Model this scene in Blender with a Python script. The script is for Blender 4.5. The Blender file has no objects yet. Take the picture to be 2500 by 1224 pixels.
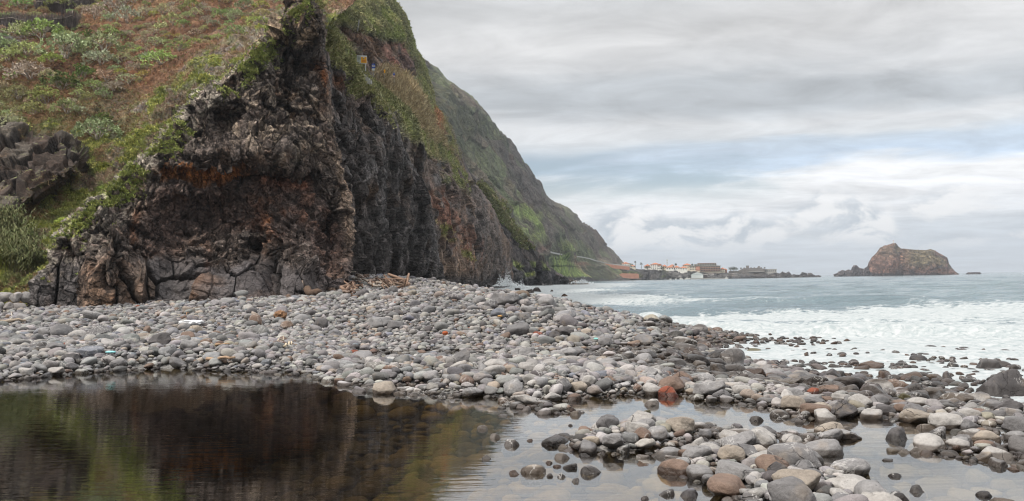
import bpy, math, random
import numpy as np
from mathutils import Vector, Matrix

# ------------------------------------------------------------------ camera, sky, sun, exposure
scene = bpy.context.scene
F_PX, W_PX, H_PX = 2165.0, 2500.0, 1224.0
CAM_H = 1.9                      # eye above the pool (z = 0)
SEA_Z = -0.8
PITCH, ROLL = math.radians(1.88), 0.0161
_F = np.array([0, math.cos(PITCH), math.sin(PITCH)])
_R0 = np.array([1.0, 0, 0]); _U0 = np.array([0, -math.sin(PITCH), math.cos(PITCH)])
_R = math.cos(ROLL)*_R0 - math.sin(ROLL)*_U0
_U = math.sin(ROLL)*_R0 + math.cos(ROLL)*_U0
CAM = np.array([0.0, 0.0, CAM_H])
cd = bpy.data.cameras.new("camera"); cam = bpy.data.objects.new("camera", cd)
scene.collection.objects.link(cam); scene.camera = cam
cd.sensor_width = 36.0; cd.lens = 36.0*F_PX/W_PX; cd.clip_start = 0.1; cd.clip_end = 30000
m3 = Matrix(((_R[0], _U[0], -_F[0]), (_R[1], _U[1], -_F[1]), (_R[2], _U[2], -_F[2])))
cam.matrix_world = Matrix.Translation(CAM.tolist()) @ m3.to_4x4()

SUN_EL, SUN_AZ = math.radians(48), math.radians(-124)     # azimuth from +Y towards +X
vs = scene.view_settings
vs.view_transform = 'Standard'; vs.look = 'None'; vs.gamma = 1.0; vs.exposure = 0.16; vs.use_curve_mapping = False
sl = bpy.data.lights.new("sun", 'SUN'); sl.energy = 3.0; sl.angle = math.radians(7); sl.color = (1.0, 0.94, 0.86)
so = bpy.data.objects.new("sun", sl); scene.collection.objects.link(so)
_sd = Vector((math.sin(SUN_AZ)*math.cos(SUN_EL), math.cos(SUN_AZ)*math.cos(SUN_EL), math.sin(SUN_EL)))
so.rotation_euler = _sd.to_track_quat('Z', 'Y').to_euler()
scene.cycles.max_bounces = 6; scene.cycles.diffuse_bounces = 2; scene.cycles.glossy_bounces = 3
scene.cycles.transmission_bounces = 4; scene.cycles.transparent_max_bounces = 8
scene.cycles.caustics_reflective = False
scene.cycles.use_denoising = True; scene.cycles.filter_width = 1.15

class NG:
    """small helper for building node trees"""
    def __init__(s, tree): s.t = tree; s.n = tree.nodes; s.l = tree.links
    def put(s, sock, v):
        if v is None: return
        if hasattr(v, 'is_output'): s.l.new(v, sock)
        else: sock.default_value = v
    def m(s, op, a, b=None, c=None, clamp=False):
        n = s.n.new('ShaderNodeMath'); n.operation = op; n.use_clamp = clamp
        for i, v in enumerate((a, b, c)): s.put(n.inputs[i], v)
        return n.outputs[0]
    def vm(s, op, a, b=None, out=0):
        n = s.n.new('ShaderNodeVectorMath'); n.operation = op
        s.put(n.inputs[0], a); s.put(n.inputs[1], b); return n.outputs[out]
    def comb(s, x, y, z):
        n = s.n.new('ShaderNodeCombineXYZ')
        for i, v in enumerate((x, y, z)): s.put(n.inputs[i], v)
        return n.outputs[0]
    def sep(s, v):
        n = s.n.new('ShaderNodeSeparateXYZ'); s.put(n.inputs[0], v); return n.outputs
    def noise(s, vec, scale, detail=4, rough=0.55, dist=0.0, out=0, dims='3D'):
        n = s.n.new('ShaderNodeTexNoise'); n.noise_dimensions = dims
        s.put(n.inputs['Vector'], vec); n.inputs['Scale'].default_value = scale
        n.inputs['Detail'].default_value = detail; n.inputs['Roughness'].default_value = rough
        n.inputs['Distortion'].default_value = dist; return n.outputs[out]
    def voro(s, vec, scale, feature='F1', out=0, rnd=1.0):
        n = s.n.new('ShaderNodeTexVoronoi'); n.feature = feature
        s.put(n.inputs['Vector'], vec); n.inputs['Scale'].default_value = scale
        n.inputs['Randomness'].default_value = rnd
        return n.outputs[out]
    def mr(s, v, a, b, c=0.0, d=1.0, kind='SMOOTHSTEP'):
        n = s.n.new('ShaderNodeMapRange'); n.interpolation_type = kind
        s.put(n.inputs[0], v)
        for i, x in enumerate((a, b, c, d)): s.put(n.inputs[i+1], x)
        return n.outputs[0]
    def mix(s, f, a, b, mode='MIX'):
        n = s.n.new('ShaderNodeMix'); n.data_type = 'RGBA'; n.blend_type = mode
        s.put(n.inputs[0], f)
        for i, v in ((6, a), (7, b)):
            if not hasattr(v, 'is_output') and len(v) == 3: v = (*v, 1)
            s.put(n.inputs[i], v)
        return n.outputs[2]
    def attr(s, name, out='Color'):
        n = s.n.new('ShaderNodeAttribute'); n.attribute_name = name; return n.outputs[out]
    def bump(s, h, strength=0.5, dist=0.1, normal=None):
        n = s.n.new('ShaderNodeBump'); n.inputs['Strength'].default_value = strength
        n.inputs['Distance'].default_value = dist; s.put(n.inputs['Height'], h); s.put(n.inputs['Normal'], normal)
        return n.outputs[0]
    def geo(s, out='Position'): return s.n.new('ShaderNodeNewGeometry').outputs[out]
    def bsdf(s, col, rough=0.8, spec=0.3, normal=None, **kw):
        n = s.n.new('ShaderNodeBsdfPrincipled')
        if not hasattr(col, 'is_output') and len(col) == 3: col = (*col, 1)
        s.put(n.inputs['Base Color'], col); s.put(n.inputs['Roughness'], rough)
        s.put(n.inputs['Specular IOR Level'], spec); s.put(n.inputs['Normal'], normal)
        for k, v in kw.items(): s.put(n.inputs[k.replace('_', ' ')], v)
        return n.outputs[0]
    def out(s, surf, vol=None):
        n = s.n.new('ShaderNodeOutputMaterial')
        if surf is not None: s.l.new(surf, n.inputs[0])
        if vol is not None: s.l.new(vol, n.inputs[1])

def new_mat(name):
    m = bpy.data.materials.new(name); m.use_nodes = True; m.node_tree.nodes.clear()
    return m, NG(m.node_tree)

def build_world():
    w = bpy.data.worlds.new("World"); scene.world = w; w.use_nodes = True
    t = w.node_tree; t.nodes.clear(); g = NG(t)
    sky = t.nodes.new('ShaderNodeTexSky'); sky.sky_type = 'NISHITA'; sky.sun_disc = False
    sky.sun_elevation = SUN_EL; sky.sun_rotation = SUN_AZ; sky.altitude = 10; sky.air_density = 1.0; sky.dust_density = 1.5; sky.ozone_density = 1.0
    d = t.nodes.new('ShaderNodeTexCoord').outputs['Generated']
    x, y, z = g.sep(d)
    el = g.m('MULTIPLY', g.m('ARCSINE', z), 57.2958)                 # elevation in degrees
    az = g.m('MULTIPLY', g.m('ARCTAN2', x, y), 57.2958)
    ze = g.m('ADD', g.m('MAXIMUM', z, 0.0), 0.11)
    q = g.comb(g.m('DIVIDE', x, ze), g.m('DIVIDE', y, ze), 0.0)      # a cloud deck seen from below
    qa = g.vm('MULTIPLY', q, (0.48, 0.66, 1.0))
    n1 = g.noise(qa, 1.9, 8, 0.58, 0.4)
    n2 = g.noise(g.vm('ADD', qa, (7.3, 2.1, 0.0)), 5.5, 8, 0.62, 0.5)
    sp = g.comb(g.m('MULTIPLY', az, 0.045), g.m('MULTIPLY', el, 0.22), 3.0)
    n3 = g.noise(sp, 1.0, 6, 0.55, 0.5)                              # long level streaks near the horizon
    ctl = g.m('ADD', el, g.m('ADD', g.m('MULTIPLY', g.m('SUBTRACT', n3, 0.5), 4.2),
                              g.m('MULTIPLY', g.m('SUBTRACT', n1, 0.5), 2.2)))
    ramp = t.nodes.new('ShaderNodeValToRGB'); cr = ramp.color_ramp
    g.put(ramp.inputs[0], g.m('DIVIDE', ctl, 30.0, clamp=True))
    stops = [(0.0, (0.60, 0.67, 0.74)), (1.2, (0.58, 0.655, 0.73)), (3.0, (0.70, 0.76, 0.82)), (4.3, (1.02, 1.03, 1.05)), (5.9, (1.05, 1.06, 1.07)), (6.6, (0.62, 0.76, 0.93)),
             (7.9, (0.60, 0.70, 0.81)), (8.6, (0.76, 0.79, 0.82)), (9.6, (0.74, 0.755, 0.775)), (10.5, (0.53, 0.565, 0.60)), (11.9, (0.52, 0.55, 0.58)),
             (13.0, (0.66, 0.67, 0.685)), (14.8, (0.74, 0.74, 0.745)), (17.2, (0.62, 0.63, 0.64)), (22, (0.70, 0.70, 0.71)), (29.0, (0.95, 0.95, 0.95))]
    while len(cr.elements) < len(stops): cr.elements.new(0.5)
    for e, (p, c) in zip(cr.elements, stops): e.position = p/30.0; e.color = (*c, 1)
    base = ramp.outputs[0]
    var = g.m('ADD', 1.0, g.m('ADD', g.m('MULTIPLY', g.m('SUBTRACT', n1, 0.5), 0.8), g.m('MULTIPLY', g.m('SUBTRACT', n2, 0.5), 0.85)))
    cloud = g.mix(1.0, base, g.comb(var, var, var), 'MULTIPLY')
    # heaped clouds low over the sea
    cv = g.comb(g.m('MULTIPLY', az, 0.16), g.m('MULTIPLY', el, 0.30), 9.0)
    cn = g.noise(cv, 1.5, 8, 0.56, 0.35)
    band = g.m('MULTIPLY', g.mr(el, 0.9, 2.6), g.mr(g.m('ADD', el, g.m('MULTIPLY', cn, -5.8)), -0.2, 2.2, 1.0, 0.0))
    cm = g.m('MULTIPLY', g.mr(cn, 0.42, 0.58), band)
    cn2 = g.noise(g.vm('ADD', cv, (0.10, -0.16, 0.0)), 1.5, 8, 0.56, 0.35)
    lit = g.mr(g.m('SUBTRACT', cn, cn2), -0.075, 0.065)
    cum = g.mix(lit, (0.44, 0.52, 0.60), (1.10, 1.09, 1.08))
    cloud = g.mix(g.m('MULTIPLY', cm, 0.9), cloud, cum)
    # overcast is brightest overhead
    zen = g.mr(z, 0.28, 0.75, 1.0, 1.9)
    cloud = g.mix(1.0, cloud, g.comb(zen, zen, zen), 'MULTIPLY')
    back = g.m('ADD', 1.0, g.m('MULTIPLY', g.m('MULTIPLY', g.mr(y, -0.45, 0.15, 1.0, 0.0), g.mr(z, 0.35, 0.8, 1.0, 0.0)), -0.55))   # unseen sky low behind the camera, dimmed to darken faces turned that way
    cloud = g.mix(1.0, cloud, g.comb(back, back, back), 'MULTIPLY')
    # gaps of real blue sky in the level streaks
    gap = g.m('MULTIPLY', g.m('MULTIPLY', g.mr(el, 4.0, 6.2), g.mr(el, 7.0, 9.0, 1.0, 0.0)), g.mr(n3, 0.42, 0.54))
    gap = g.m('MULTIPLY', g.m('MULTIPLY', gap, g.mr(g.m('ADD', az, g.m('MULTIPLY', n2, 10.0)), 27.0, 17.0)), 0.9)
    cl10 = g.mix(1.0, cloud, (9.1, 9.1, 9.1), 'MULTIPLY')
    col = g.mix(gap, cl10, sky.outputs[0])
    bg = t.nodes.new('ShaderNodeBackground'); bg.inputs['Strength'].default_value = 0.1
    t.links.new(col, bg.inputs['Color'])
    o = t.nodes.new('ShaderNodeOutputWorld'); t.links.new(bg.outputs[0], o.inputs[0])
build_world()

# ------------------------------------------------------------------ helpers
rng = np.random.default_rng(11)
random.seed(5)
COL = scene.collection

def hor(px): return 683.1 - 0.0161*(px - 1250.0)
def P(px, py, t):
    px, py, t = np.broadcast_arrays(np.asarray(px, float), np.asarray(py, float), np.asarray(t, float))
    x = (px - 1250.0)/F_PX; y = (612.0 - py)/F_PX
    return CAM + t[..., None]*(_F + x[..., None]*_R + y[..., None]*_U)
def G(px, py, z=0.0):
    d = P(px, py, 1.0) - CAM
    return CAM + d*((z - CAM_H)/d[..., 2])[..., None]
def project(p):
    d = np.asarray(p) - CAM; f = d @ _F
    f = np.where(np.abs(f) < 1e-6, 1e-6, f)
    return 1250 + F_PX*(d @ _R)/f, 612 - F_PX*(d @ _U)/f, f
def v1(px, py, t): return P(px, py, t).tolist()

def sstep(a, b, x):
    t = np.clip((x - a)/(b - a), 0, 1); return t*t*(3 - 2*t)

def _h(ix, iy, iz, seed):
    h = (ix.astype(np.uint32)*np.uint32(374761393) + iy.astype(np.uint32)*np.uint32(668265263)
         + iz.astype(np.uint32)*np.uint32(2147483647) + np.uint32(seed*974711 & 0xffffffff))
    h = (h ^ (h >> np.uint32(13)))*np.uint32(1274126177)
    h = (h ^ (h >> np.uint32(16)))*np.uint32(2246822519)
    return h ^ (h >> np.uint32(15))
def _f(h): return (h & np.uint32(0xffffff)).astype(np.float32)/np.float32(0xffffff)

def vnoise(p, seed=0):
    p = np.asarray(p, np.float32); i = np.floor(p).astype(np.int64); f = p - i
    f = f*f*f*(f*(f*6 - 15) + 10); r = 0
    for dx in (0, 1):
        wx = f[..., 0] if dx else 1 - f[..., 0]
        for dy in (0, 1):
            wy = f[..., 1] if dy else 1 - f[..., 1]
            for dz in (0, 1):
                wz = f[..., 2] if dz else 1 - f[..., 2]
                r = r + wx*wy*wz*_f(_h(i[..., 0] + dx, i[..., 1] + dy, i[..., 2] + dz, seed))
    return r*2 - 1
def fbm(p, octaves=4, seed=0, gain=0.5, ridge=False):
    a, s, r, n = 1.0, 1.0, 0, 0
    for k in range(octaves):
        v = vnoise(np.asarray(p)*s + 17.3*k, seed + k)
        if ridge: v = 1 - 2*np.abs(v)
        r = r + a*v; n += a; a *= gain; s *= 2.03
    return r/n
def worley(p, seed=0, jit=0.95):
    p = np.asarray(p, np.float32); i = np.floor(p).astype(np.int64); sh = p.shape[:-1]
    F1 = np.full(sh, 9, np.float32); F2 = np.full(sh, 9, np.float32)
    idh = np.zeros(sh, np.uint32); vec = np.zeros(p.shape, np.float32)
    for dx in (-1, 0, 1):
        for dy in (-1, 0, 1):
            for dz in (-1, 0, 1):
                c = i + np.array([dx, dy, dz])
                h = _h(c[..., 0], c[..., 1], c[..., 2], seed)
                o = np.stack([_f(h), _f(h*np.uint32(2654435761) >> np.uint32(3)), _f(h*np.uint32(40503) ^ (h >> np.uint32(7)))], -1)
                q = p - (c + 0.5 + (o - 0.5)*jit)
                d = np.einsum('...i,...i', q, q)
                near = d < F1
                F2 = np.where(near, F1, np.minimum(F2, d))
                F1 = np.where(near, d, F1); idh = np.where(near, h, idh)
                vec = np.where(near[..., None], q, vec)
    return np.sqrt(F1), np.sqrt(F2), idh, vec
def blocks(p, seed, tilt=0.9, step=0.5, crack=0.6, cw=0.10):
    """broken rock: every cell its own tilted face, dark joints between"""
    F1, F2, h, v = worley(p, seed)
    r = _f(h); tl = np.stack([_f(h*np.uint32(48271)), _f(h*np.uint32(69621)), _f(h*np.uint32(16807))], -1)*2 - 1
    e = F2 - F1
    return step*(r*2 - 1) + tilt*np.einsum('...i,...i', v, tl) - crack*(1 - sstep(0, cw, e)), r, e

def polysd(px, py, poly):
    """signed distance to a polygon in photo pixels, positive inside"""
    poly = np.asarray(poly, float); d = np.full(px.shape, 1e9); ins = np.zeros(px.shape, bool)
    for a, b in zip(poly, np.roll(poly, -1, 0)):
        e = b - a; w0 = px - a[0]; w1 = py - a[1]
        t = np.clip((w0*e[0] + w1*e[1])/(e @ e + 1e-9), 0, 1)
        d = np.minimum(d, (w0 - t*e[0])**2 + (w1 - t*e[1])**2)
        c = ((a[1] > py) != (b[1] > py)) & (px < (b[0] - a[0])*(py - a[1])/((b[1] - a[1]) + 1e-12) + a[0])
        ins ^= c
    return np.where(ins, 1, -1)*np.sqrt(d)
def pmask(px, py, poly, soft=12): return sstep(-soft, soft, polysd(px, py, poly))
def blob(px, py, cx, cy, rx, ry): return np.exp(-((px - cx)/rx)**2 - ((py - cy)/ry)**2)

class RBF:
    def __init__(s, pts, val, smooth=1e-3):
        s.p = np.asarray(pts, float); s.sc = max(np.ptp(s.p[:, 0]), np.ptp(s.p[:, 1])); s.p = s.p/s.sc
        n, dim = s.p.shape; A = s.k(s.p, s.p) + smooth*np.eye(n)
        Q = np.c_[np.ones(n), s.p]; M = np.block([[A, Q], [Q.T, np.zeros((dim+1, dim+1))]])
        s.w = np.linalg.solve(M, np.r_[np.asarray(val, float), np.zeros(dim+1)]); s.n = n
    def k(s, a, b):
        r2 = ((a[:, None, :] - b[None])**2).sum(-1); return 0.5*r2*np.log(r2 + 1e-12)
    def __call__(s, x, y):
        sh = x.shape; q = np.stack([x.ravel(), y.ravel()], -1)/s.sc; out = np.empty(len(q))
        for i in range(0, len(q), 200000):
            b = q[i:i+200000]
            out[i:i+200000] = s.k(b, s.p) @ s.w[:s.n] + np.c_[np.ones(len(b)), b] @ s.w[s.n:]
        return out.reshape(sh)

def link(name, me, mat=None, parent=None):
    o = bpy.data.objects.new(name, me); COL.objects.link(o)
    if mat is not None and len(me.materials) == 0: me.materials.append(mat)
    if parent is not None: o.parent = parent
    return o
def tag(o, label=None, cat=None, group=None, kind=None):
    for k, v in (('label', label), ('category', cat), ('group', group), ('kind', kind)):
        if v is not None: o[k] = v
    return o
def empty(name, loc, rz=0.0):
    o = bpy.data.objects.new(name, None); COL.objects.link(o)
    o.location = loc; o.rotation_euler = (0, 0, rz); o.empty_display_size = 0.2; return o
def raw_mesh(name, V, faces, col=None, smooth=True, extra=None):
    """faces: (n,3) or (n,4) int array"""
    V = np.asarray(V, np.float32).reshape(-1, 3); faces = np.asarray(faces, np.int32); k = faces.shape[1]
    me = bpy.data.meshes.new(name)
    me.vertices.add(len(V)); me.vertices.foreach_set('co', V.ravel())
    me.loops.add(faces.size); me.loops.foreach_set('vertex_index', faces.ravel())
    me.polygons.add(len(faces)); me.polygons.foreach_set('loop_start', np.arange(0, faces.size, k, dtype=np.int32))
    if col is not None:
        a = me.color_attributes.new('col', 'FLOAT_COLOR', 'POINT')
        c = np.ones((len(V), 4), np.float32); c[:, :3] = np.asarray(col).reshape(-1, 3); a.data.foreach_set('color', c.ravel())
    for nm, arr in (extra or {}).items():
        a = me.attributes.new(nm, 'FLOAT', 'POINT'); a.data.foreach_set('value', np.asarray(arr, np.float32).ravel())
    me.update(calc_edges=True)
    me.polygons.foreach_set('use_smooth', np.full(len(faces), smooth))
    me.validate() if False else None
    return me
def grid_faces(nv, nu, flip=False):
    i = np.arange(nv*nu).reshape(nv, nu)
    q = np.stack([i[:-1, :-1], i[:-1, 1:], i[1:, 1:], i[1:, :-1]], -1).reshape(-1, 4)
    return q[:, ::-1] if flip else q
def grid_normals(S, blur=0):
    if blur:
        for ax in (0, 1):
            pad = [(0, 0)]*3; pad[ax] = (blur, blur); Q = np.cumsum(np.pad(S, pad, mode='edge'), axis=ax); 
            Q = np.concatenate([np.zeros_like(np.take(Q, [0], ax)), Q], ax); k = 2*blur + 1; n = S.shape[ax]
            S = (np.take(Q, range(k, k+n), ax) - np.take(Q, range(0, n), ax))/k
    du = np.gradient(S, axis=1); dv = np.gradient(S, axis=0)
    n = np.cross(du, dv); n /= np.linalg.norm(n, axis=-1, keepdims=True) + 1e-9
    return n*(1.0 if (n*(CAM - S)).sum() > 0 else -1.0)

class MB:
    """collects boxes, tubes and plates and links them as one mesh"""
    def __init__(s): s.v = []; s.f = []; s.c = []; s.cur = (1, 1, 1)
    def add(s, vs, fs):
        b = len(s.v); s.v += [tuple(map(float, v)) for v in vs]; s.f += [tuple(b + i for i in f) for f in fs]; s.c += [s.cur]*len(vs)
    def box(s, x0, x1, y0, y1, z0, z1):
        v = [(x, y, z) for z in (z0, z1) for x, y in ((x0, y0), (x1, y0), (x1, y1), (x0, y1))]
        s.add(v, [(3, 2, 1, 0), (4, 5, 6, 7), (0, 1, 5, 4), (1, 2, 6, 5), (2, 3, 7, 6), (3, 0, 4, 7)])
    def prism(s, poly, y0, y1):
        """polygon in x,z pushed from y0 to y1"""
        n = len(poly)
        s.add([(x, y0, z) for x, z in poly] + [(x, y1, z) for x, z in poly],
              [tuple(range(n)), tuple(range(2*n-1, n-1, -1))] + [((i+1) % n, i, n+i, n+(i+1) % n) for i in range(n)])
    def hip(s, x0, x1, y0, y1, z0, z1, ridge=0.35):
        dx, dy = x1-x0, y1-y0; r = min(dx, dy)*0.5
        if dx >= dy: a, b = (x0+r*0.9, (y0+y1)/2, z1), (x1-r*0.9, (y0+y1)/2, z1)
        else: a, b = ((x0+x1)/2, y0+r*0.9, z1), ((x0+x1)/2, y1-r*0.9, z1)
        v = [(x0, y0, z0), (x1, y0, z0), (x1, y1, z0), (x0, y1, z0), a, b]
        if dx >= dy: f = [(0, 1, 5, 4), (1, 2, 5), (2, 3, 4, 5), (3, 0, 4), (3, 2, 1, 0)]
        else: f = [(0, 1, 4), (1, 2, 5, 4), (2, 3, 5), (3, 0, 4, 5), (3, 2, 1, 0)]
        s.add(v, f)
    def tube(s, pts, radii, sides=6, cap=True):
        pts = np.asarray(pts, float); n = len(pts); radii = np.broadcast_to(np.asarray(radii, float), (n,))
        tan = np.gradient(pts, axis=0); tan /= np.linalg.norm(tan, axis=1, keepdims=True) + 1e-9
        ref = np.array([0.13, 0.21, 1.0]) if abs(tan[0][2]) < 0.9 else np.array([1.0, 0.2, 0.1])
        vs, fs = [], []
        for k in range(n):
            a = np.cross(tan[k], ref); a /= np.linalg.norm(a) + 1e-9; b = np.cross(tan[k], a)
            for j in range(sides):
                w = 2*math.pi*j/sides; vs.append(pts[k] + radii[k]*(math.cos(w)*a + math.sin(w)*b))
        for k in range(n-1):
            for j in range(sides):
                j2 = (j+1) % sides; fs.append((k*sides+j, k*sides+j2, (k+1)*sides+j2, (k+1)*sides+j))
        if cap: fs += [tuple(range(sides-1, -1, -1)), tuple(range((n-1)*sides, n*sides))]
        s.add(vs, fs)
    def mesh(s, name, smooth=False):
        me = bpy.data.meshes.new(name); me.from_pydata(s.v, [], s.f)
        a = me.color_attributes.new('col', 'FLOAT_COLOR', 'POINT')
        a.data.foreach_set('color', np.c_[np.array(s.c, np.float32).reshape(-1, 3), np.ones(len(s.c), np.float32)].astype(np.float32).ravel())
        me.polygons.foreach_set('use_smooth', np.full(len(me.polygons), smooth)); me.update(); return me
    def build(s, name, mat, parent=None, smooth=False): return link(name, s.mesh(name, smooth), mat, parent)

def simple_mat(name, col, rough=0.8, var=0.25, scale=3.0, spec=0.3, bump=0.0):
    m, g = new_mat(name); tc = g.n.new('ShaderNodeTexCoord').outputs['Object']
    n = g.noise(tc, scale, 5, 0.6); f = g.mr(n, 0.3, 0.7, 1-var, 1+var, 'LINEAR')
    c = g.mix(1.0, col, g.comb(f, f, f), 'MULTIPLY')
    g.out(g.bsdf(c, rough, spec, g.bump(n, bump, 0.05) if bump else None)); return m
# ------------------------------------------------------------------ rock and slope surfaces
def rock_mat(name, sc, bump=0.5, dist=0.2, rough=0.85, cells=0.5, calm=False):
    m, g = new_mat(name); pos = g.geo()
    n1 = g.noise(pos, 1.1*sc, 8, 0.66, 0.4); n2 = g.noise(pos, 5.0*sc, 6, 0.7); n3 = g.noise(pos, 0.35*sc, 4, 0.6)
    wp = g.vm('ADD', pos, g.vm('MULTIPLY', g.noise(pos, 1.6*sc, 4, out=1), (0.8/sc,)*3))
    va = g.voro(wp, 1.7*sc, 'F1', 1); vb = g.voro(wp, 4.6*sc, 'F1', 1)
    v = g.voro(wp, 1.7*sc, 'DISTANCE_TO_EDGE'); v2 = g.voro(wp, 4.6*sc, 'DISTANCE_TO_EDGE')
    f = g.m('MULTIPLY', g.mr(n1, 0.28, 0.72, 0.55, 1.45, 'LINEAR'), g.mr(n2, 0.25, 0.75, 0.62, 1.42, 'LINEAR'))
    ca = g.sep(va)[0]; cb = g.sep(vb)[1]
    f = g.m('MULTIPLY', f, g.mr(ca, 0, 1, 1 - cells, 1 + cells, 'LINEAR')); f = g.m('MULTIPLY', f, g.mr(cb, 0, 1, 1 - cells, 1 + cells, 'LINEAR'))
    jo = g.m('MULTIPLY', g.mr(v, 0.0, 0.06, 1 - 0.9*cells, 1.0), g.mr(v2, 0.0, 0.08, 1 - 0.8*cells, 1.0)); f = g.m('MULTIPLY', f, jo)
    if calm: f = g.m('ADD', 1.0, g.m('MULTIPLY', g.m('SUBTRACT', f, 1.0), g.attr('grain', 'Fac')))
    c = g.mix(1.0, g.attr('col'), g.comb(f, f, f), 'MULTIPLY')
    c = g.mix(g.mr(n3, 0.52, 0.70, 0.0, 0.45), c, g.mix(1.0, c, (1.55, 1.15, 0.85), 'MULTIPLY'))
    h = g.m('ADD', g.m('ADD', g.m('MULTIPLY', n1, 1.0), g.m('MULTIPLY', n2, 0.6)), g.m('ADD', g.m('MULTIPLY', g.mr(v, 0, 0.10), 0.5*cells), g.m('MULTIPLY', g.m('ADD', ca, g.m('MULTIPLY', cb, 0.5)), 0.7*cells)))
    g.out(g.bsdf(c, rough, 0.25, g.bump(h, bump, dist))); return m

RUST = np.array([0.27, 0.10, 0.035]); BASALT = np.array([0.105, 0.086, 0.076]); DARK = np.array([0.034, 0.028, 0.026])
BROWN = np.array([0.15, 0.098, 0.070]); LICHEN = np.array([0.34, 0.30, 0.245]); TAN = np.array([0.29, 0.205, 0.145])
GRASS = np.array([0.17, 0.205, 0.05]); OLIVE = np.array([0.14, 0.15, 0.062]); REDCOV = np.array([0.16, 0.072, 0.035])
STRAW = np.array([0.36, 0.30, 0.165]); GREYB = np.array([0.19, 0.165, 0.15])
def lerp(c, k, w):
    w = np.clip(w, 0, 1)[..., None]; return c*(1 - w) + np.asarray(k)*w

def sheet(xl, xr, y0, y1, nv, nu, ctrl, wrapR=None, wrapL=None, bumps=None, jag=(0, 0), seed=0):
    """a rock face lofted between its two edge lines; ctrl holds (px, py, distance)"""
    py = np.linspace(y0, y1, nv)
    a = np.interp(py, [p[0] for p in xl], [p[1] for p in xl]); b = np.interp(py, [p[0] for p in xr], [p[1] for p in xr])
    yy = np.stack([py/46.0, 0*py, 0*py], -1)
    a = a + jag[0]*fbm(yy, 5, 800 + seed, 0.62); b = b + jag[1]*fbm(yy + 50, 5, 820 + seed, 0.62)
    u = np.linspace(0, 1, nu)
    X = a[:, None] + u[None]*(b - a)[:, None]; Y = np.repeat(py[:, None], nu, 1)
    rb = RBF([(c[0], c[1]) for c in ctrl], [math.log(c[2]) for c in ctrl])
    T = np.exp(rb(X, Y))
    if bumps is not None: T = T*(1 + bumps(X, Y))
    S = P(X, Y, T)
    side = np.zeros_like(X)
    if wrapR:
        nw, back, pxin = wrapR; s = (np.arange(1, nw+1)/nw)
        ex = X[:, -1:] - pxin*s[None]**1.4; ey = Y[:, -1:] + 0*s[None]; et = T[:, -1:] + back*s[None]
        S = np.concatenate([S, P(ex, ey, et)], 1); X = np.concatenate([X, np.repeat(X[:, -1:], nw, 1)], 1)
        Y = np.concatenate([Y, ey], 1); T = np.concatenate([T, et], 1)
    if wrapL:
        nw, back, pxin = wrapL; s = (np.arange(nw, 0, -1)/nw)
        ex = X[:, :1] + pxin*s[None]**1.4; ey = Y[:, :1] + 0*s[None]; et = T[:, :1] + back*s[None]
        S = np.concatenate([P(ex, ey, et), S], 1); X = np.concatenate([np.repeat(X[:, :1], nw, 1), X], 1)
        Y = np.concatenate([ey, Y], 1); T = np.concatenate([et, T], 1)
    return S, X, Y, T

def finish(name, S, col, mat, label=None, cat=None, kind='structure', extra=None):
    nv, nu = S.shape[:2]
    o = link(name, raw_mesh(name, S, grid_faces(nv, nu), col, True, extra), mat)
    return tag(o, label, cat, None, kind)

TUFTS = {}    # sheet name -> (points, normals, pixel coords, colour, weights) for the plants that grow on it

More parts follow.
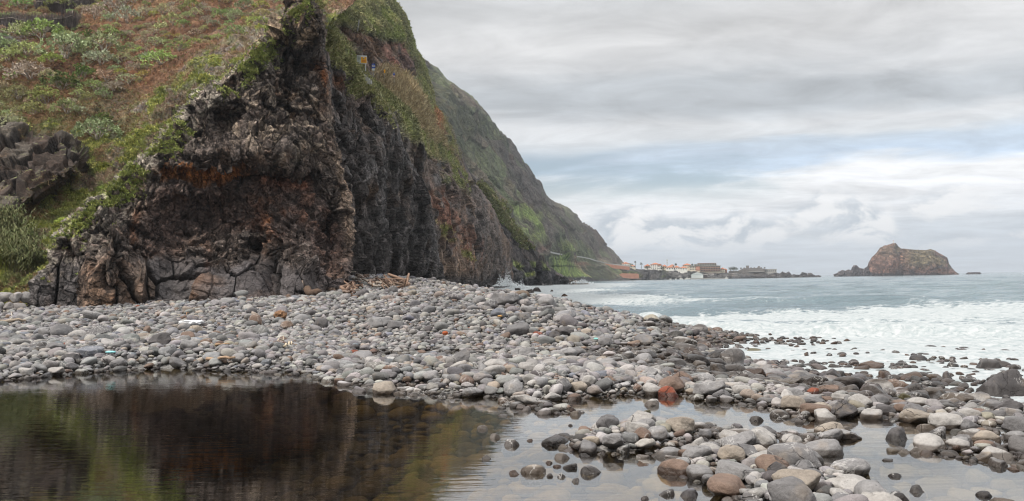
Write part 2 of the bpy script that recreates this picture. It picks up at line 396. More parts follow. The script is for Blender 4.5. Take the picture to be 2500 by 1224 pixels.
# --- the hillside behind the front rock
def build_hillside():
    S, X, Y, T = sheet([(-360, -320), (770, -220)], [(-360, 960), (0, 870), (60, 800), (200, 745), (770, 720)], -360, 770, 700, 620,
        [(0, 720, 47), (120, 700, 46), (60, 560, 53), (200, 450, 58.5), (150, 300, 66), (0, 0, 92), (400, 0, 90), (700, 0, 78), (300, 400, 59.5),
         (0, 420, 60), (0, 200, 76), (-220, 700, 46), (-220, 300, 68), (-220, -100, 105),
         (500, 200, 66), (620, 100, 69), (600, 400, 66), (400, 650, 60), (760, 20, 66), (700, 600, 66), (300, 150, 78), (880, -60, 84), (400, -110, 104)],
        bumps=lambda x, y: -0.06*pmask(x, y, [(-260, 300), (40, 290), (70, 330), (150, 335), (205, 385), (200, 425), (120, 470), (40, 520), (-260, 560)], 14)
            + 0.03*blob(x, y, 285, 250, 60, 45) - 0.02*blob(x, y, 130, 180, 120, 80))
    N = grid_normals(S, 6)
    wxx = X + 26*fbm(S*0.5, 4, 13); wyy = Y + 26*fbm(S*0.5, 4, 14)
    rock = pmask(wxx, wyy, [(-260, 300), (40, 288), (72, 322), (150, 325), (208, 385), (203, 425), (125, 472), (40, 525), (-260, 565)], 7)
    rock2 = pmask(X, Y, [(300, 330), (420, 250), (560, 150), (660, 90), (800, 10), (800, 400), (300, 420)], 16)*0.75
    big = fbm(S*0.09, 4, 3); mid = fbm(S*0.35, 4, 9); fine = fbm(S*1.5, 3, 21)
    q = S*np.array([0.50, 0.50, 0.20]) + 0.35*np.stack([fbm(S*0.5, 2, 5), fbm(S*0.5, 2, 6), fbm(S*0.5, 2, 7)], -1)
    b1, r1, e1 = blocks(q, 31, 1.1, 0.6, 0.35, 0.06); b2, r2, e2 = blocks(q*2.7, 32, 1.0, 0.4, 0.25, 0.08)
    rk = np.clip(rock + rock2*0.6, 0, 1)
    cx = np.interp(Y, [-20, 10, 40, 75, 130, 175, 212, 265, 322, 396, 440, 482, 530, 575, 640, 690, 780], [758, 738, 705, 670, 625, 570, 512, 455, 402, 335, 288, 244, 202, 162, 110, 78, 64])
    crest = sstep(150, 10, cx - X + 110*fbm(S*0.45, 4, 17))*sstep(-10, 60, Y)*(1 - rock)*sstep(720, 640, Y)
    rock2 = np.maximum(rock2, crest*0.9); rk = np.clip(rock + rock2*0.6, 0, 1)
    d = (1 - rk)*(0.9*mid + 0.35*fine + 0.6*big) + sstep(0.2, 1.0, rock)*(0.85*b1 + 0.3*b2) + rock2*(0.35*b1 + 0.35*b2 + 0.2*fine)
    S2 = S + N*d[..., None]
    g = 0.5 + 0.5*fbm(S*0.25, 4, 41); g2 = 0.5 + 0.5*fbm(S*0.8, 3, 43)
    col = np.broadcast_to([0.185, 0.098, 0.055], S.shape).copy()
    col = lerp(col, [0.10, 0.05, 0.028], sstep(0.45, 0.7, g2)); col = lerp(col, [0.25, 0.15, 0.08], sstep(0.5, 0.75, g)*0.7)
    low = np.clip(sstep(340, 120, X)*sstep(60, 160, Y) + 0.7*sstep(190, 260, Y), 0, 1)
    col = lerp(col, OLIVE*0.8, np.clip(low*0.7*sstep(0.3, 0.6, g) + 0.6*sstep(200, 420, Y)*sstep(0.35, 0.6, g2), 0, 1))
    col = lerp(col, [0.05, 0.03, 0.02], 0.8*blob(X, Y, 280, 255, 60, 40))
    gully = pmask(X, Y, [(430, 380), (330, 400), (230, 440), (150, 500), (60, 540), (-220, 560), (-220, 690), (60, 690), (130, 640), (230, 560), (330, 450)], 14)
    col = lerp(col, GRASS*np.array([1.8, 1.6, 1.2]), gully*sstep(0.3, 0.62, 0.6*g + 0.4*g2)); col = lerp(col, STRAW*0.7, gully*0.5*sstep(0.55, 0.7, g2))
    ridge = pmask(X, Y, [(300, 330), (430, 200), (620, 60), (800, -30), (800, 100), (640, 160), (480, 300), (330, 420)], 22)
    col = lerp(col, GRASS*0.95, ridge*sstep(0.45, 0.62, g2)); col = lerp(col, GREYB*1.2, rock2*sstep(0.5, 0.7, r2)*0.8)
    cr = lerp(lerp(np.broadcast_to(LICHEN*0.75, S.shape), GREYB*0.8, sstep(0.3, 0.7, r2)), GRASS*0.95, sstep(-0.05, 0.25, fbm(S*0.9, 3, 19)))
    col = lerp(col, cr*1.2, crest*0.9)
    rc = lerp(np.broadcast_to([0.052, 0.037, 0.029], S.shape), LICHEN*0.5, sstep(0.7, 0.9, r1)*0.5 + 0.8*sstep(0.1, 0.45, fine)*sstep(0.55, 0.9, grid_normals(S2)[..., 2]))
    rc = lerp(rc, DARK, sstep(0.10, 0.0, e1)); rc = lerp(rc, GRASS, sstep(0.95, 1.15, grid_normals(S2)[..., 2] + 0.5*fine)*0.6)
    col = lerp(col, rc, rock)
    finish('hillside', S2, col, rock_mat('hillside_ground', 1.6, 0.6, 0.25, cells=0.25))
    w = (1 - rock)*(0.3 + 0.7*gully + 0.5*ridge + 0.5*low)*(1 - 0.8*blob(X, Y, 280, 255, 60, 40))
    TUFTS['hillside'] = (S2, N, X, Y, col, w)
    return S2, X, Y
HS, HX, HY = build_hillside()
_hx = HX.ravel(); _hy = HY.ravel(); _hs = HS.reshape(-1, 3)
def on_hill(px, py):
    i = np.argmin((_hx - px)**2 + (_hy - py)**2); return _hs[i]

# --- the front rock head
def build_front():
    xl = [(-20, 758), (10, 738), (40, 705), (75, 670), (130, 625), (175, 570), (212, 512), (265, 455), (322, 402), (396, 335), (440, 288), (482, 244), (530, 202), (575, 162), (640, 110), (690, 78), (730, 68), (780, 64)]
    xr = [(-20, 764), (10, 768), (60, 782), (110, 788), (200, 800), (300, 808), (400, 828), (480, 850), (560, 858), (640, 856), (690, 842), (730, 832), (780, 828)]
    ledge = lambda x: 424 + 0.012*(x - 560) + 6*np.sin(x/37.0)
    def bumps(x, y):
        L = ledge(x); inx = sstep(350, 430, x)*sstep(800, 760, x)
        r = 0.034*blob(x, y, 715, 160, 55, 42) + 0.02*blob(x, y, 690, 110, 40, 25)
        r = r + 0.040*blob(x, y, 480, 540, 95, 60)*sstep(455, 500, y) + 0.02*blob(x, y, 575, 560, 45, 60) + 0.05*blob(x, y, 800, 560, 26, 70)
        r = r + 0.045*blob(x, y, 560, 300, 32, 45) + 0.028*blob(x, y, 700, 260, 22, 70)
        r = r + (0.008 + 0.027*sstep(600, 650, x))*inx*np.exp(-((y - L - 4)/11.0)**2) + 0.016*inx*sstep(-3, 6, y - L)*sstep(560, 470, y)
        r = r - 0.030*blob(x, y, 600, 372, 150, 38) - 0.02*blob(x, y, 520, 250, 50, 40) - 0.025*blob(x, y, 735, 660, 42, 60)
        r = r + 0.03*blob(x, y, 665, 690, 25, 60) + 0.022*blob(x, y, 640, 570, 22, 80) - 0.02*blob(x, y, 690, 350, 70, 40)
        r = r - 0.03*blob(x, y, 270, 640, 40, 90) - 0.02*blob(x, y, 655, 560, 16, 90) + 0.02*blob(x, y, 430, 650, 40, 60)
        return r
    S, X, Y, T = sheet(xl, xr, -20, 780, 760, 700,
        [(200, 745, 45.0), (400, 745, 45.6), (600, 740, 46.5), (70, 745, 44.0), (835, 720, 50), (760, 10, 57), (545, 205, 54), (380, 350, 50.5), (240, 486, 48), (160, 575, 46), (110, 645, 44.8),
         (800, 200, 58), (857, 560, 54), (600, 300, 52.5), (650, 430, 51.5), (700, 600, 50.5), (450, 690, 46.5), (600, 690, 48.0), (700, 100, 56), (330, 600, 46.5), (480, 420, 49.5)],
        wrapR=(60, 16, 16), wrapL=(40, 12, -6), bumps=bumps, jag=(30, 9), seed=1)
    N = grid_normals(S, 6)
    L = ledge(X)
    w1 = np.stack([fbm(S*0.45, 3, 51), fbm(S*0.45, 3, 52), fbm(S*0.45, 3, 53)], -1)
    col_z = sstep(600, 680, Y)*sstep(560, 420, X)                   # standing columns at the left foot
    q = S*np.array([0.85, 0.85, 0.62]) + 0.55*w1
    qc = S*np.array([0.62, 0.62, 0.12]) + 0.16*w1
    b1, r1, e1 = blocks(q, 61, 1.0, 0.32, 0.18, 0.05); bc, rc_, ec = blocks(qc, 62, 0.8, 0.5, 0.7, 0.07)
    b2, r2, e2 = blocks(q*2.4, 63, 1.0, 0.3, 0.18, 0.07); b3, r3, e3 = blocks(q*5.3 + w1, 64, 1.0, 0.3, 0.16, 0.08)
    bs, rs, es = blocks(S*np.array([0.62, 0.62, 0.30]) + 0.28*w1, 65, 0.7, 0.4, 0.5, 0.05)
    slab = pmask(X + 20*w1[..., 0], Y + 20*w1[..., 1], [(330, 620), (470, 640), (560, 660), (640, 600), (700, 640), (790, 690), (800, 790), (280, 790)], 14)
    big = fbm(S*0.16, 3, 71); fine = fbm(S*1.3, 4, 72); ff = fbm(S*4.0, 3, 73)
    smooth = np.clip(pmask(X, Y, [(380, 430), (760, 436), (860, 600), (840, 700), (640, 560), (480, 560), (400, 700), (350, 600)], 30)
                     *(0.75 + 0.5*fine), 0, 1)*(1 - col_z)             # crumbly red-brown tuff of the lower half
    rough = 1 - smooth
    rough = rough*(1 - slab); smooth = smooth*(1 - slab)
    d = 0.8*big + slab*(1 - col_z)*(0.42*bs + 0.10*b2 + 0.06*fine) + rough*(1 - col_z)*(0.62*b1 + 0.34*b2 + 0.13*b3) + col_z*(0.75*bc + 0.14*b2) + smooth*(0.5*fine + 0.16*ff + 0.16*b2 + 0.2*b1 + 0.06*b3)
    jl = np.arange(S.shape[1])[None]; edge = np.minimum(0.45 + 0.55*sstep(30, 60, jl), sstep(S.shape[1]-30, S.shape[1]-110, jl))
    S2 = S + N*(d*(0.22 + 0.78*edge))[..., None]
    # ---- what each patch is made of, with shade painted into the caves
    c = lerp(np.broadcast_to(BASALT, S.shape), GREYB, sstep(0.55, 0.9, r1)*0.55 + sstep(0.6, 0.95, r2)*0.45)
    c = lerp(c, TAN, sstep(0.72, 0.92, _wob(r2, r3))*0.7*sstep(460, 330, Y)); c = lerp(c, BROWN, 0.25 + 0.6*sstep(-0.1, 0.4, fbm(S*0.22, 3, 77)))
    c = lerp(c, [0.105, 0.066, 0.055], smooth*0.85); c = lerp(c, [0.165, 0.088, 0.06], smooth*sstep(0.0, 0.4, fine)*0.7*sstep(560, 640, X))
    c = lerp(c, [0.125, 0.115, 0.12], sstep(620, 690, Y)*sstep(0.35, 0.6, r1)*0.6)
    c = lerp(c, lerp(np.broadcast_to([0.13, 0.117, 0.118], S.shape), [0.085, 0.072, 0.07], sstep(.3, .8, rs)), slab*0.85); c = lerp(c, DARK*0.7, slab*sstep(0.05, 0.0, es))
    c = lerp(c, [0.16, 0.13, 0.115], blob(X, Y, 740, 610, 32, 45)*sstep(-0.2, 0.3, fine))
    cc = lerp(np.broadcast_to([0.15, 0.112, 0.09], S.shape), [0.21, 0.13, 0.085], sstep(0.74, 0.8, rc_)*sstep(200, 260, X)*0.8); cc = lerp(cc, [0.11, 0.098, 0.096], sstep(0.35, 0.25, rc_))
    c = lerp(c, cc, col_z)
    band = sstep(350, 400, X)*sstep(640, 560, X)*np.exp(-((Y - L - 2 + 0.02*(X-500))/10.5)**4)
    c = lerp(c, [0.50, 0.19, 0.055], band*sstep(-0.7, -0.2, fine)*0.95)
    c = lerp(c, [0.19, 0.075, 0.042], sstep(600, 650, X)*sstep(770, 740, X)*np.exp(-((Y - L - 18)/20.0)**2)*0.85)
    for (bx, by, rx, ry, k) in ((640, 125, 30, 22, .9), (790, 190, 9, 34, .9), (770, 160, 20, 14, .7), (735, 30, 22, 16, .9), (690, 225, 14, 18, .6), (330, 560, 10, 50, .5), (655, 520, 12, 60, .6), (505, 620, 10, 40, .25)):
        c = lerp(c, RUST*1.0, blob(X, Y, bx, by, rx, ry)*k*sstep(-0.35, 0.25, fine)*1.2)
    c = lerp(c, [0.14, 0.10, 0.06], sstep(0.05, 0.4, fine)*0.6*pmask(X, Y, [(640, 40), (770, 10), (790, 120), (700, 110), (640, 190), (580, 220)], 18))
    left = np.interp(Y, [p[0] for p in xl], [p[1] for p in xl]); fromedge = X - left
    right = np.interp(Y, [p[0] for p in xr], [p[1] for p in xr]); toedge = right - X
    lich = sstep(150, 20, fromedge + 70*fine)*sstep(20, 120, Y)*sstep(720, 600, Y)
    c = lerp(c, LICHEN*1.15, lich*sstep(-0.3, 0.2, ff + 0.6*fine)*0.9)
    c = lerp(c, TAN*1.15, sstep(26, 6, toedge + 14*fine)*sstep(340, 400, Y)*sstep(640, 560, Y)*0.7)
    c = lerp(c, [0.40, 0.28, 0.18], pmask(X, Y, [(650, 60), (770, 0), (785, 60), (760, 110), (680, 105), (630, 130)], 12)*sstep(-.3, .2, fine)*0.75)
    c = lerp(c, [0.34, 0.27, 0.205], pmask(X, Y, [(590, 180), (760, 230), (810, 300), (820, 400), (640, 380), (540, 330)], 20)*sstep(0.45, 0.75, r2)*0.75)
    c = lerp(c, [0.24, 0.19, 0.15], pmask(X, Y, [(600, 190), (680, 190), (720, 270), (640, 260)], 16)*sstep(0.4, 0.7, r2)*0.8)
    c = lerp(c, DARK*0.8, np.maximum(sstep(0.09, 0.0, e1)*0.7*rough, sstep(0.10, 0.0, ec)*col_z*0.8))
    c = lerp(c, DARK*0.9, sstep(0.08, 0.0, e2)*0.5*rough*(1 - col_z))
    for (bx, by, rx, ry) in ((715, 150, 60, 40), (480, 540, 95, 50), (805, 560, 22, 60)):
        c = lerp(c, [0.04, 0.032, 0.032], blob(X, Y, bx, by, rx, ry)*0.6)  # cave shade put into the rock colour, over the modelled hollows
    up = N[..., 2]*0 + grid_normals(S2)[..., 2]
    gr = (1 - 0.92*sstep(130, 60, Y))*sstep(85, 5, fromedge + 60*fine)*sstep(0.05, 0.5, up + 0.6*ff)*sstep(700, 640, Y)*sstep(0.0, 0.35, fbm(S*0.7, 3, 79) + 0.15)
    c = lerp(c, GRASS*0.95, gr*0.75)
    finish('rock_headland', S2, c, rock_mat('basalt_rock', 1.5, 0.9, 0.22, calm=True), extra={'grain': 1 - 0.62*slab})
    TUFTS['rock_headland'] = (S2, grid_normals(S2), X, Y, c, np.clip(gr, 0, 1))
    return S2
def _wob(a, b): return 0.75*a + 0.25*b
build_front()

# --- the dark wall of the next cove
def build_wall():
    xl = [(0, 690), (760, 690)]
    xr = [(0, 776), (40, 792), (110, 832), (170, 866), (230, 902), (262, 942), (300, 966), (350, 982), (420, 1012), (480, 1044), (560, 1056), (640, 1070), (690, 1082), (760, 1090)]
    S, X, Y, T = sheet(xl, xr, 0, 760, 520, 380,
        [(700, 60, 66), (780, 60, 66), (800, 150, 67), (866, 180, 74), (962, 300, 82), (850, 450, 66), (940, 450, 76), (1040, 490, 94), (860, 680, 64), (960, 690, 78), (1075, 700, 108), (700, 700, 62), (700, 400, 64), (1000, 600, 85)],
        wrapR=(36, 40, 6), jag=(0, 9), seed=2)
    N = grid_normals(S, 6); w1 = np.stack([fbm(S*0.2, 3, 81), fbm(S*0.2, 3, 82), fbm(S*0.2, 3, 83)], -1)
    colz = sstep(280, 380, Y)*sstep(850, 900, X + 0.1*Y)
    q = S*np.array([0.36, 0.36, 0.26]) + 0.45*w1; qc = S*np.array([0.55, 0.55, 0.13]) + 0.35*w1
    b1, r1, e1 = blocks(q, 91, 1.0, 0.4, 0.25, 0.07); bc, rc, ec = blocks(qc, 92, 0.9, 0.5, 0.5, 0.10); b2, r2, e2 = blocks(q*2.7, 93, 1.0, 0.4, 0.25, 0.08)
    b2c, _, _ = blocks(qc*2.3, 94, 1, .5, .6, .15)
    big = fbm(S*0.1, 3, 95); fine = fbm(S*0.8, 4, 96)
    d = 1.1*big + (1 - colz)*(1.0*b1 + 0.55*b2 + 0.35*fine) + colz*(1.0*bc + 0.5*b2c + 0.15*b2)
    jl = np.arange(S.shape[1])[None]; d = d*(0.25 + 0.75*sstep(S.shape[1]-20, S.shape[1]-70, jl))
    S2 = S + N*d[..., None]
    c = lerp(np.broadcast_to([0.085, 0.074, 0.07], S.shape), [0.15, 0.135, 0.13], sstep(0.5, 0.95, np.where(colz > 0.5, rc, r1))*0.7)
    upz = sstep(330, 250, Y)
    c = lerp(c, [0.20, 0.128, 0.095], upz*sstep(-0.3, 0.35, fbm(S*0.12, 3, 97))*0.85); c = lerp(c, [0.17, 0.115, 0.085], sstep(0.1, 0.5, fine)*0.6*blob(X, Y, 900, 330, 70, 80))
    c = lerp(c, DARK, np.where(colz > 0.5, sstep(0.14, 0, ec), sstep(0.1, 0, e1))*0.7)
    c = lerp(c, RUST*0.7, blob(X, Y, 812, 195, 10, 30)*0.8*sstep(-.3, .2, fine)); c = lerp(c, [0.17, 0.10, 0.06], blob(X, Y, 900, 470, 8, 26)*0.7)
    rr = np.interp(Y, [p[0] for p in xr], [p[1] for p in xr]) - X
    gr = sstep(46, 6, rr + 26*fine)*sstep(320, 230, Y); c = lerp(c, OLIVE*1.3, gr*0.9)
    finish('cove_cliff', S2, c, rock_mat('cove_rock', 1.0, 0.9, 0.3, cells=0.48))
    TUFTS['cove_cliff'] = (S2, N, X, Y, c, gr)
build_wall()

# --- the high green ridge with the road, and the brown sea wall of rock under it
def build_ridge():
    xl = [(-300, 600), (-60, 690), (200, 770), (330, 880), (420, 960), (720, 960)]
    xr = [(-300, 790), (-60, 925), (0, 962), (40, 986), (75, 998), (120, 1014), (150, 1030), (200, 1046), (260, 1062), (290, 1092), (340, 1112), (400, 1132), (450, 1158), (480, 1184), (540, 1216), (590, 1240), (640, 1250), (690, 1254), (730, 1258)]
    S, X, Y, T = sheet(xl, xr, -300, 730, 780, 420,
        [(800, 20, 150), (962, 0, 215), (1030, 150, 225), (870, 90, 142), (890, 170, 135), (960, 190, 165), (1000, 300, 128), (1062, 260, 225), (1100, 400, 215), (1060, 470, 140), (1160, 470, 250),
         (1215, 540, 285), (1085, 690, 150), (1165, 690, 220), (1252, 695, 330), (1240, 600, 300), (700, 0, 130), (980, 480, 118), (980, 700, 118), (1050, 320, 170), (850, -50, 190)],
        wrapR=(30, 130, 5), jag=(0, 7), seed=3,
        bumps=lambda x, y: 0.05*pmask(x, y, [(820, 62), (980, 100), (1010, 190), (960, 200), (900, 150), (840, 110)], 12) - 0.035*pmask(x, y, [(975, 195), (1040, 205), (1065, 270), (1075, 320), (1000, 240)], 10))
    N = grid_normals(S, 6); w1 = np.stack([fbm(S*0.09, 3, 101), fbm(S*0.09, 3, 102), fbm(S*0.09, 3, 103)], -1)
    big = fbm(S*0.035, 4, 104); fine = fbm(S*0.32, 4, 105); g = 0.5 + 0.5*fbm(S*0.12, 4, 106)
    q = S*np.array([0.17, 0.17, 0.14]) + 0.5*w1
    b1, r1, e1 = blocks(q, 107, 1, .4, .25, .07); b2, r2, e2 = blocks(q*2.6, 108, 1, .4, .25, .08)
    grass = pmask(X, Y, [(790, 40), (870, 140), (900, 200), (950, 240), (1010, 290), (1060, 320), (1100, 370), (1135, 424), (1100, 408), (1060, 390), (1022, 368), (1000, 352), (985, 335), (960, 292), (900, 232), (860, 190), (840, 130)], 8)
    upper = pmask(X, Y, [(500, -400), (1000, -400), (1060, 230), (1010, 215), (1010, 150), (985, 100), (920, 95), (800, 45)], 12)
    mid = pmask(X, Y, [(980, 200), (1050, 205), (1090, 295), (1125, 385), (1110, 372), (1060, 305), (1000, 240)], 10)
    wall = pmask(X, Y, [(985, 338), (1022, 366), (1100, 406), (1150, 430), (1180, 470), (1260, 600), (1270, 760), (900, 760), (900, 300)], 10)
    veg = np.clip(grass + upper + mid, 0, 1)
    d = 2.6*big + veg*(1.0*fine) + (1 - veg)*(1.5*b1 + 0.7*b2 + 0.6*fine)
    jl = np.arange(S.shape[1])[None]; d = d*(0.35 + 0.65*sstep(S.shape[1]-28, S.shape[1]-80, jl))
    S2 = S + N*d[..., None]
    c = lerp(np.broadcast_to([0.20, 0.138, 0.102], S.shape), [0.15, 0.126, 0.115], sstep(0.4, 0.8, r1))
    c = lerp(c, DARK*1.2, sstep(0.09, 0, e1)*0.5)
    cut = pmask(X, Y, [(815, 60), (900, 85), (960, 105), (945, 160), (890, 150), (850, 110)], 9)
    c = lerp(c, [0.15, 0.088, 0.055], cut*0.9); pink = pmask(X, Y, [(940, 105), (985, 105), (1000, 150), (985, 205), (955, 185)], 9)
    c = lerp(c, [0.27, 0.135, 0.10], pink*sstep(-0.3, 0.3, fine)); c = lerp(c, [0.105, 0.07, 0.06], pmask(X, Y, [(965, 140), (1010, 130), (1015, 200), (975, 200)], 8)*0.8)
    vg = lerp(lerp(np.broadcast_to(OLIVE, S.shape), GRASS*0.9, sstep(0.45, 0.65, g)), STRAW*0.75, sstep(0.05, 0.45, fine)*0.5)
    vg = lerp(vg, [0.06, 0.062, 0.03], sstep(0.45, 0.3, g)*0.7); c = lerp(c, vg, veg*0.95)
    c = lerp(c, STRAW*0.85, grass*sstep(-0.1, 0.4, fbm(S*np.array([.2, .2, .08]), 3, 109))*0.6)
    c = lerp(c, STRAW*0.9, pmask(X, Y, [(905, 175), (985, 190), (1030, 270), (1070, 340), (1010, 290), (940, 230)], 8)*0.8)
    c = lerp(c, [0.30, 0.125, 0.07], pmask(X, Y, [(1050, 262), (1066, 270), (1072, 330), (1054, 320)], 5)*0.9)
    mr = wall*sstep(-0.1, 0.4, fbm(S*0.03, 3, 110))
    c = lerp(c, [0.27, 0.115, 0.07], wall*pmask(X, Y, [(1040, 440), (1100, 480), (1170, 620), (1150, 660), (1060, 560)], 22)*0.8*sstep(-.3, .3, fine))
    c = lerp(c, [0.29, 0.195, 0.135], wall*0.7*blob(X, Y, 1115, 660, 60, 28)); c = lerp(c, [0.175, 0.14, 0.12], mr*0.6)
    c = lerp(c, [0.08, 0.072, 0.07], wall*sstep(655, 690, Y + 8*fine)*0.8)
    wg = wall*np.clip(pmask(X, Y, [(1055, 540), (1095, 560), (1120, 590), (1085, 590)], 8) + pmask(X, Y, [(1110, 605), (1145, 620), (1155, 640), (1120, 625)], 6) + pmask(X, Y, [(1090, 400), (1150, 440), (1140, 480), (1070, 440)], 10), 0, 1)*sstep(-.05, .25, fine)
    c = lerp(c, GRASS*0.9, wg*0.8)
    gp = pmask(X, Y, [(1040, 400), (1075, 395), (1080, 455), (1050, 460)], 6)*sstep(.0, .3, fine); c = lerp(c, [0.15, 0.145, 0.145], gp*0.7)
    finish('road_ridge', S2, c, rock_mat('ridge_ground', 0.6, 0.8, 0.6, cells=0.35))
    TUFTS['road_ridge'] = (S2, N, X, Y, c, np.clip(veg + wg, 0, 1))
    global RS, RX, RY; RS, RX, RY = S2, X, Y
build_ridge()
def on_ridge(px, py):
    i = np.argmin(((RX - px)**2 + (RY - py)**2).ravel()); return RS.reshape(-1, 3)[i]

# --- the next point with its grass ribbon and black boulder foot
def build_point():
    xl = [(380, 1080), (720, 1140)]
    xr = [(380, 1120), (440, 1160), (470, 1192), (500, 1218), (540, 1240), (560, 1254), (600, 1300), (630, 1322), (655, 1340), (672, 1368), (684, 1392), (694, 1440), (704, 1452), (720, 1452)]
    S, X, Y, T = sheet(xl, xr, 380, 720, 300, 300,
        [(1190, 480, 330), (1250, 560, 345), (1300, 610, 360), (1340, 660, 375), (1400, 692, 395), (1260, 690, 335), (1200, 600, 325), (1150, 420, 330), (1150, 700, 320), (1440, 700, 400)], wrapR=(20, 120, 4), jag=(0, 4), seed=4)
    N = grid_normals(S, 6); big = fbm(S*0.02, 4, 121); fine = fbm(S*0.2, 4, 122); w1 = np.stack([fbm(S*0.05, 3, 123), fbm(S*0.05, 3, 124), fbm(S*0.05, 3, 125)], -1)
    b1, r1, e1 = blocks(S*0.11 + 0.5*w1, 126, 1, .5, .6, .15); b2, r2, e2 = blocks(S*0.30 + w1, 127, 1, .5, .6, .2)
    foot = pmask(X, Y, [(1240, 655), (1320, 655), (1390, 680), (1460, 690), (1460, 730), (1200, 730)], 8)
    taper = sstep(1452, 1300, X)*0.85 + 0.15
    S2 = S + N*(taper*(2.2*big + 1.4*b1 + 1.2*b2*foot + 0.5*fine))[..., None]
    c = lerp(np.broadcast_to([0.10, 0.068, 0.052], S.shape), [0.06, 0.05, 0.048], sstep(0.4, 0.7, r1)); c = lerp(c, [0.06, 0.057, 0.06], foot*0.9); c = lerp(c, [0.14, 0.13, 0.12], foot*sstep(.6, .9, r2)*0.6)
    right = np.interp(Y, [p[0] for p in xr], [p[1] for p in xr])
    rib = pmask(X, Y, [(1165, 440), (1200, 470), (1235, 520), (1270, 580), (1292, 610), (1270, 605), (1235, 560), (1205, 520), (1180, 480)], 5)
    c = lerp(c, lerp(np.broadcast_to(STRAW*0.8, S.shape), GRASS, sstep(-0.1, 0.3, fine)), rib*0.95)
    gp = np.clip(pmask(X, Y, [(1248, 635), (1275, 650), (1272, 662), (1250, 650)], 4) + pmask(X, Y, [(1290, 640), (1308, 645), (1305, 655), (1292, 650)], 4) + pmask(X, Y, [(1318, 638), (1340, 660), (1325, 660)], 4) + pmask(X, Y, [(1275, 668), (1300, 664), (1300, 674), (1275, 678)], 3), 0, 1)
    c = lerp(c, GRASS*1.2, gp*0.8); c = lerp(c, [0.22, 0.15, 0.09], sstep(1385, 1400, X)*0.8)
    finish('rocky_point', S2, c, rock_mat('point_rock', 0.3, 0.7, 1.0))
    TUFTS['rocky_point'] = (S2, N, X, Y, c, np.clip(rib, 0, 1))
build_point()

